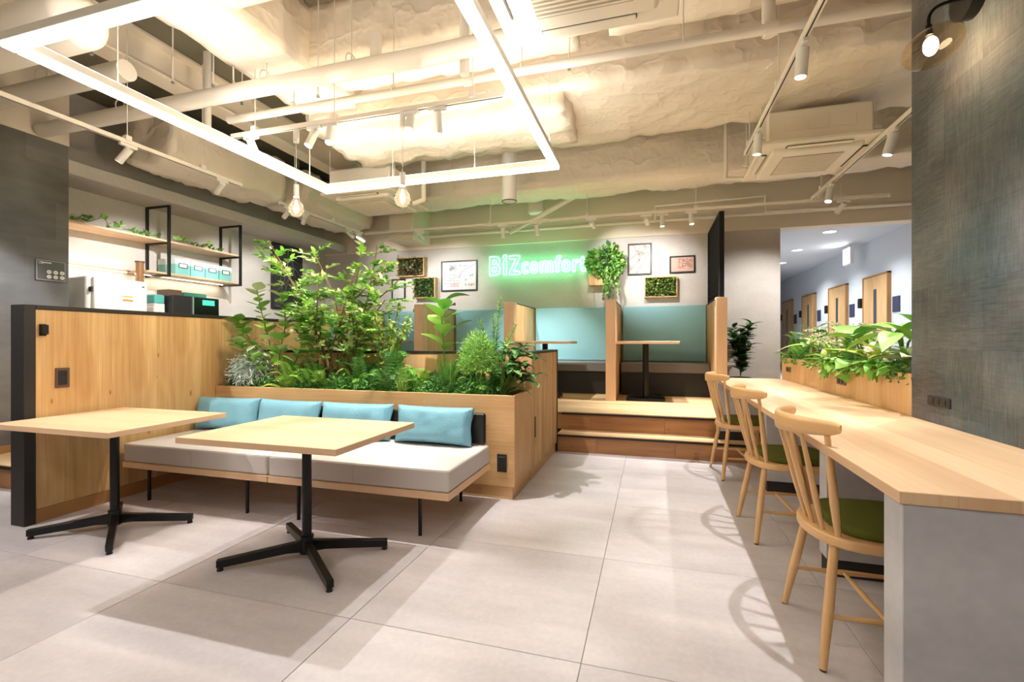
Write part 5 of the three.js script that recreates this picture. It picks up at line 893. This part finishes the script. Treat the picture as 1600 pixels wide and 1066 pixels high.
{ // airy white flower head
  const R = rng(909), o = thing('white_flower_plant', 'airy plant with clusters of tiny cream flowers in the counter planter', 'plant', [1.84, py, -5.55]), b = new Batch(), cr = [C(0xe8e4c2), C(0xd5d6a4), C(0xf2efdc)];
  for (let i = 0; i < 24; i++) { const a = R() * 6.28, l = 0.05 + 0.2 * R(), h = 0.2 + 0.2 * R(), e = V(Math.cos(a) * l, h, Math.sin(a) * l * 1.2); mesh('stem', tube([V(0, 0, 0), V(e.x * 0.4, h * 0.6, e.z * 0.4), e], 0.0022, 6, 4), stemGreen, o); for (let k = 0; k < 46; k++) { const d = onSphere(R); d.y = Math.abs(d.y) * 0.5; b.add(oval, e.clone().addScaledVector(d, 0.055 * R()), onSphere(R).add(V(0, 0.6, 0)), R() * 6, 0.013 + 0.01 * R(), vary(cr[k % 3], R, 0.1)); } }
  b.mesh('blossom', o);
}
fern('fern at the far end of the counter planter', 1.84, py, -7.05, 0.36, 20, 31, FD, 'counter planter ferns');
fern('second fern from the far end of the counter planter', 1.82, py, -6.7, 0.3, 20, 32, FM, 'counter planter ferns');
fern('fern next to the ivy in the counter planter', 1.86, py, -5.35, 0.3, 18, 33, FD, 'counter planter ferns');
fern('small fern below the pale leaves by the woven wall', 1.82, py, -4.05, 0.24, 20, 34, [L.silver, L.fern, L.fern], 'counter planter ferns');
[[-7.1, 'low greenery at the far rim of the counter planter'], [-6.6, 'low greenery left of the striped plant on the counter'], [-6.1, 'low greenery below the striped plant on the counter'], [-5.75, 'low greenery left of the hanging ivy'], [-4.85, 'low greenery right of the hanging ivy'], [-4.1, 'low greenery beside the woven wall']].forEach(([z, l], i) => mound('low_greenery', l, 1.81, py, z, 0.1, 0.13, 0.24, 420, 0.038, [[0x5f9a3c, 0x7fb24a, 0x9bc45a], [0x4a8338, 0x6aa544]][i % 2], 950 + i, tinyLeaf, 'counter planter greenery'));
// plants of this planter are grown at the size that suits its width
for (const o of scene.children.slice(nBefore)) { const K = 0.76; if (!o.isGroup) continue; o.position.set(o.position.x * K, 1.018, o.position.z * K); o.scale.setScalar(0.9); }
// ---- potted plant at the end of the counter
{
  const S = [], R = rng(71); for (let i = 0; i < 11; i++) { const a = i * 2.4, h = 0.4 + 0.42 * R(), l = 0.08 + 0.14 * R(); S.push([[0, 0.3, 0], [Math.cos(a) * l * 0.3, 0.3 + h * 0.6, Math.sin(a) * l * 0.3], [Math.cos(a) * l, 0.3 + h, Math.sin(a) * l]]); }
  const p = leafy('potted_plant', 'dark leafy potted plant between the booth end and the counter', 1.25, 0.41, -7.55, S, [leafGeo(0.16, 0.07, { base: 0.7, curl: 0.4 }), leafGeo(0.14, 0.075, { base: 0.75, curl: 0.3 })], [L.dark, L.dark, leafMat(0x25482a, 0.35), L.deep], 72, { per: 20, size: 1.15, start: 0.12 });
  mesh('pot', lathe([[0.001, 0], [0.11, 0], [0.14, 0.28], [0.145, 0.3], [0.125, 0.3], [0.12, 0.26], [0.001, 0.26]], 28), std({ color: 0x3a3a3c, roughness: 0.6 }), p);
}
// ---- hanging pothos and the moss boxes on the back wall
{
  const o = thing('hanging_pothos', 'bushy pothos trailing down from a wooden wall box', 'plant', [-0.78, 2.3, -7.9]), R = rng(81), b = new Batch(), K = [0x5f9a3c, 0x86bc4c, 0x3f7a34, 0xa9cf68].map(C);
  mesh('wall_box', M([B(-0.22, 0.05, -0.14, 0.06, -0.1, -0.08), B(-0.22, 0.05, -0.14, 0.06, 0.06, 0.08), B(-0.22, -0.2, -0.14, 0.06, -0.08, 0.06), B(0.03, 0.05, -0.14, 0.06, -0.08, 0.06), B(-0.2, 0.03, -0.14, -0.12, -0.08, 0.06)]), mat.oak, o);
  for (let i = 0; i < 760; i++) { const d = onSphere(R), q = 0.45 + 0.55 * Math.pow(R(), 0.4); b.add(oval, V(0.05 + d.x * 0.3 * q, 0.24 + d.y * 0.24 * q, 0.06 + Math.max(-0.1, d.z * 0.17 * q)), d.clone().add(V(0, -0.5, 0.4)).add(onSphere(R).multiplyScalar(0.6)), R() * 2, 0.06 + 0.03 * R(), vary(K[Math.floor(R() * 4)], R)); }
  for (let v = 0; v < 14; v++) { const x0 = 0.02 + 0.3 * R(), len = 0.25 + 0.4 * R(), z = 0.04 + 0.1 * R(), x1 = x0 + (R() - 0.5) * 0.1; mesh('vine', tube([V(x0, 0.2, z), V(x0 + 0.02, 0.0, z + 0.05), V(x1, 0.2 - len, z + 0.03)], 0.0025, 8, 4), stemGreen, o); for (let k = 0; k < 13; k++) { const t = k / 13; b.add(oval, V(x0 + (x1 - x0) * t, 0.2 - len * t, z + 0.04), V(R() - 0.5, -0.6, 0.5), R(), 0.045 + 0.03 * R(), vary(K[Math.floor(R() * 4)], R)); } }
  mesh('vine', tube([V(-0.12, -0.08, 0.06), V(-0.13, -0.25, 0.07), V(-0.12, -0.42, 0.06)], 0.003, 8, 5), stemGreen, o);
  for (const [x, y] of [[0.09, 0.56], [0.2, 0.52]]) b.add(oval, V(x, y - 0.05, 0.05), V(0, 1, 0.3), 0, 0.1, K[2]);
  b.mesh('foliage', o);
}
function mossBox(label, x0, x1, y0, y1, d, cols, seed, spill = 0) {
  const cx = (x0 + x1) / 2, cy = (y0 + y1) / 2, w = x1 - x0, h = y1 - y0, o = thing('moss_box', label, 'plant box', [cx, cy, -8], 0, 'wooden plant boxes'), t = 0.018, R = rng(seed), b = new Batch(), K = cols.map(C);
  mesh('box_frame', M([B(-w / 2, w / 2, h / 2 - t, h / 2, 0, d), B(-w / 2, w / 2, -h / 2, -h / 2 + t, 0, d), B(-w / 2, -w / 2 + t, -h / 2 + t, h / 2 - t, 0, d), B(w / 2 - t, w / 2, -h / 2 + t, h / 2 - t, 0, d)]), mat.oakFlat, o);
  mesh('backing', B(-w / 2 + t, w / 2 - t, -h / 2 + t, h / 2 - t, 0.001, 0.02, 0), mat.soil, o);
  for (let i = 0; i < 620; i++) { const p = V((R() - 0.5) * (w - 0.05), (R() - 0.5) * (h - 0.05), 0.03 + d * 0.75 * R()); b.add(R() < 0.6 ? oval : tinyLeaf, p, V(R() - 0.5, R() - 0.5, 0.7), R() * 6, 0.03 + 0.035 * R(), vary(K[Math.floor(R() * K.length)], R)); }
  for (let i = 0; i < spill; i++) b.add(tinyLeaf, V(-w / 2 + 0.03 * R(), -h / 2 + (h + 0.1) * R() * 0.9, d + 0.03 * R()), onSphere(R), R(), 0.05, vary(K[0], R));
  b.mesh('foliage', o);
}
mossBox('wooden plant box with mixed dry moss, upper one left of the whiteboard print', -4.603, -4.05, 2.45, 2.81, 0.1, [0x8b8f5a, 0xb9b48c, 0x5f6b34, 0x7d3a2e, 0x496a34], 91, 60);
mossBox('square wooden plant box with green succulents left of the whiteboard print', -4.25, -3.815, 2.035, 2.42, 0.12, [0x4d8a3a, 0x77ab4a, 0xa9c98a, 0x3a6a2e, 0x6a2f2a], 92, 60);
mossBox('wooden plant box full of bright moss above the right booth', -0.11, 0.394, 1.94, 2.275, 0.11, [0x8fb04a, 0x6a8f36, 0xb9cc6c, 0x4a6a2a], 93);
// ---- trailing plants on the pantry shelf
[[-3.45, -4.05, 'trailing greenery on the upper pantry shelf next to the dark wall', 0.1], [-4.08, -4.42, 'trailing greenery on the upper pantry shelf left of the middle hanger', 0.05], [-4.62, -5.35, 'trailing greenery on the upper pantry shelf above the teal boxes', 0.05]].forEach(([z0, z1, l, h], i) => {
  const R = rng(120 + i), o = thing('trailing_plant', l, 'plant', [-6.0, 2.527, (z0 + z1) / 2], 0, 'trailing shelf plants'), pts = []; for (let k = 0; k <= 7; k++) pts.push(V((R() - 0.5) * 0.16, 0.012 + h * R(), (z1 - z0) * (k / 7 - 0.5)));
  const cv = new THREE.CatmullRomCurve3(pts); mesh('vine', new THREE.TubeGeometry(cv, 40, 0.004, 5), stemGreen, o);
  for (let k = 0; k < 46; k++) { const p = cv.getPoint(R()); leaf(o, glossy[k % 2], [L.mid, L.pale, L.deep, L.bright][Math.floor(R() * 4)], p, V(R() - 0.3, 0.35 + 0.5 * R(), R() - 0.5), R(), 0.55 + 0.3 * R()); }
});

renderer.render(scene, camera);
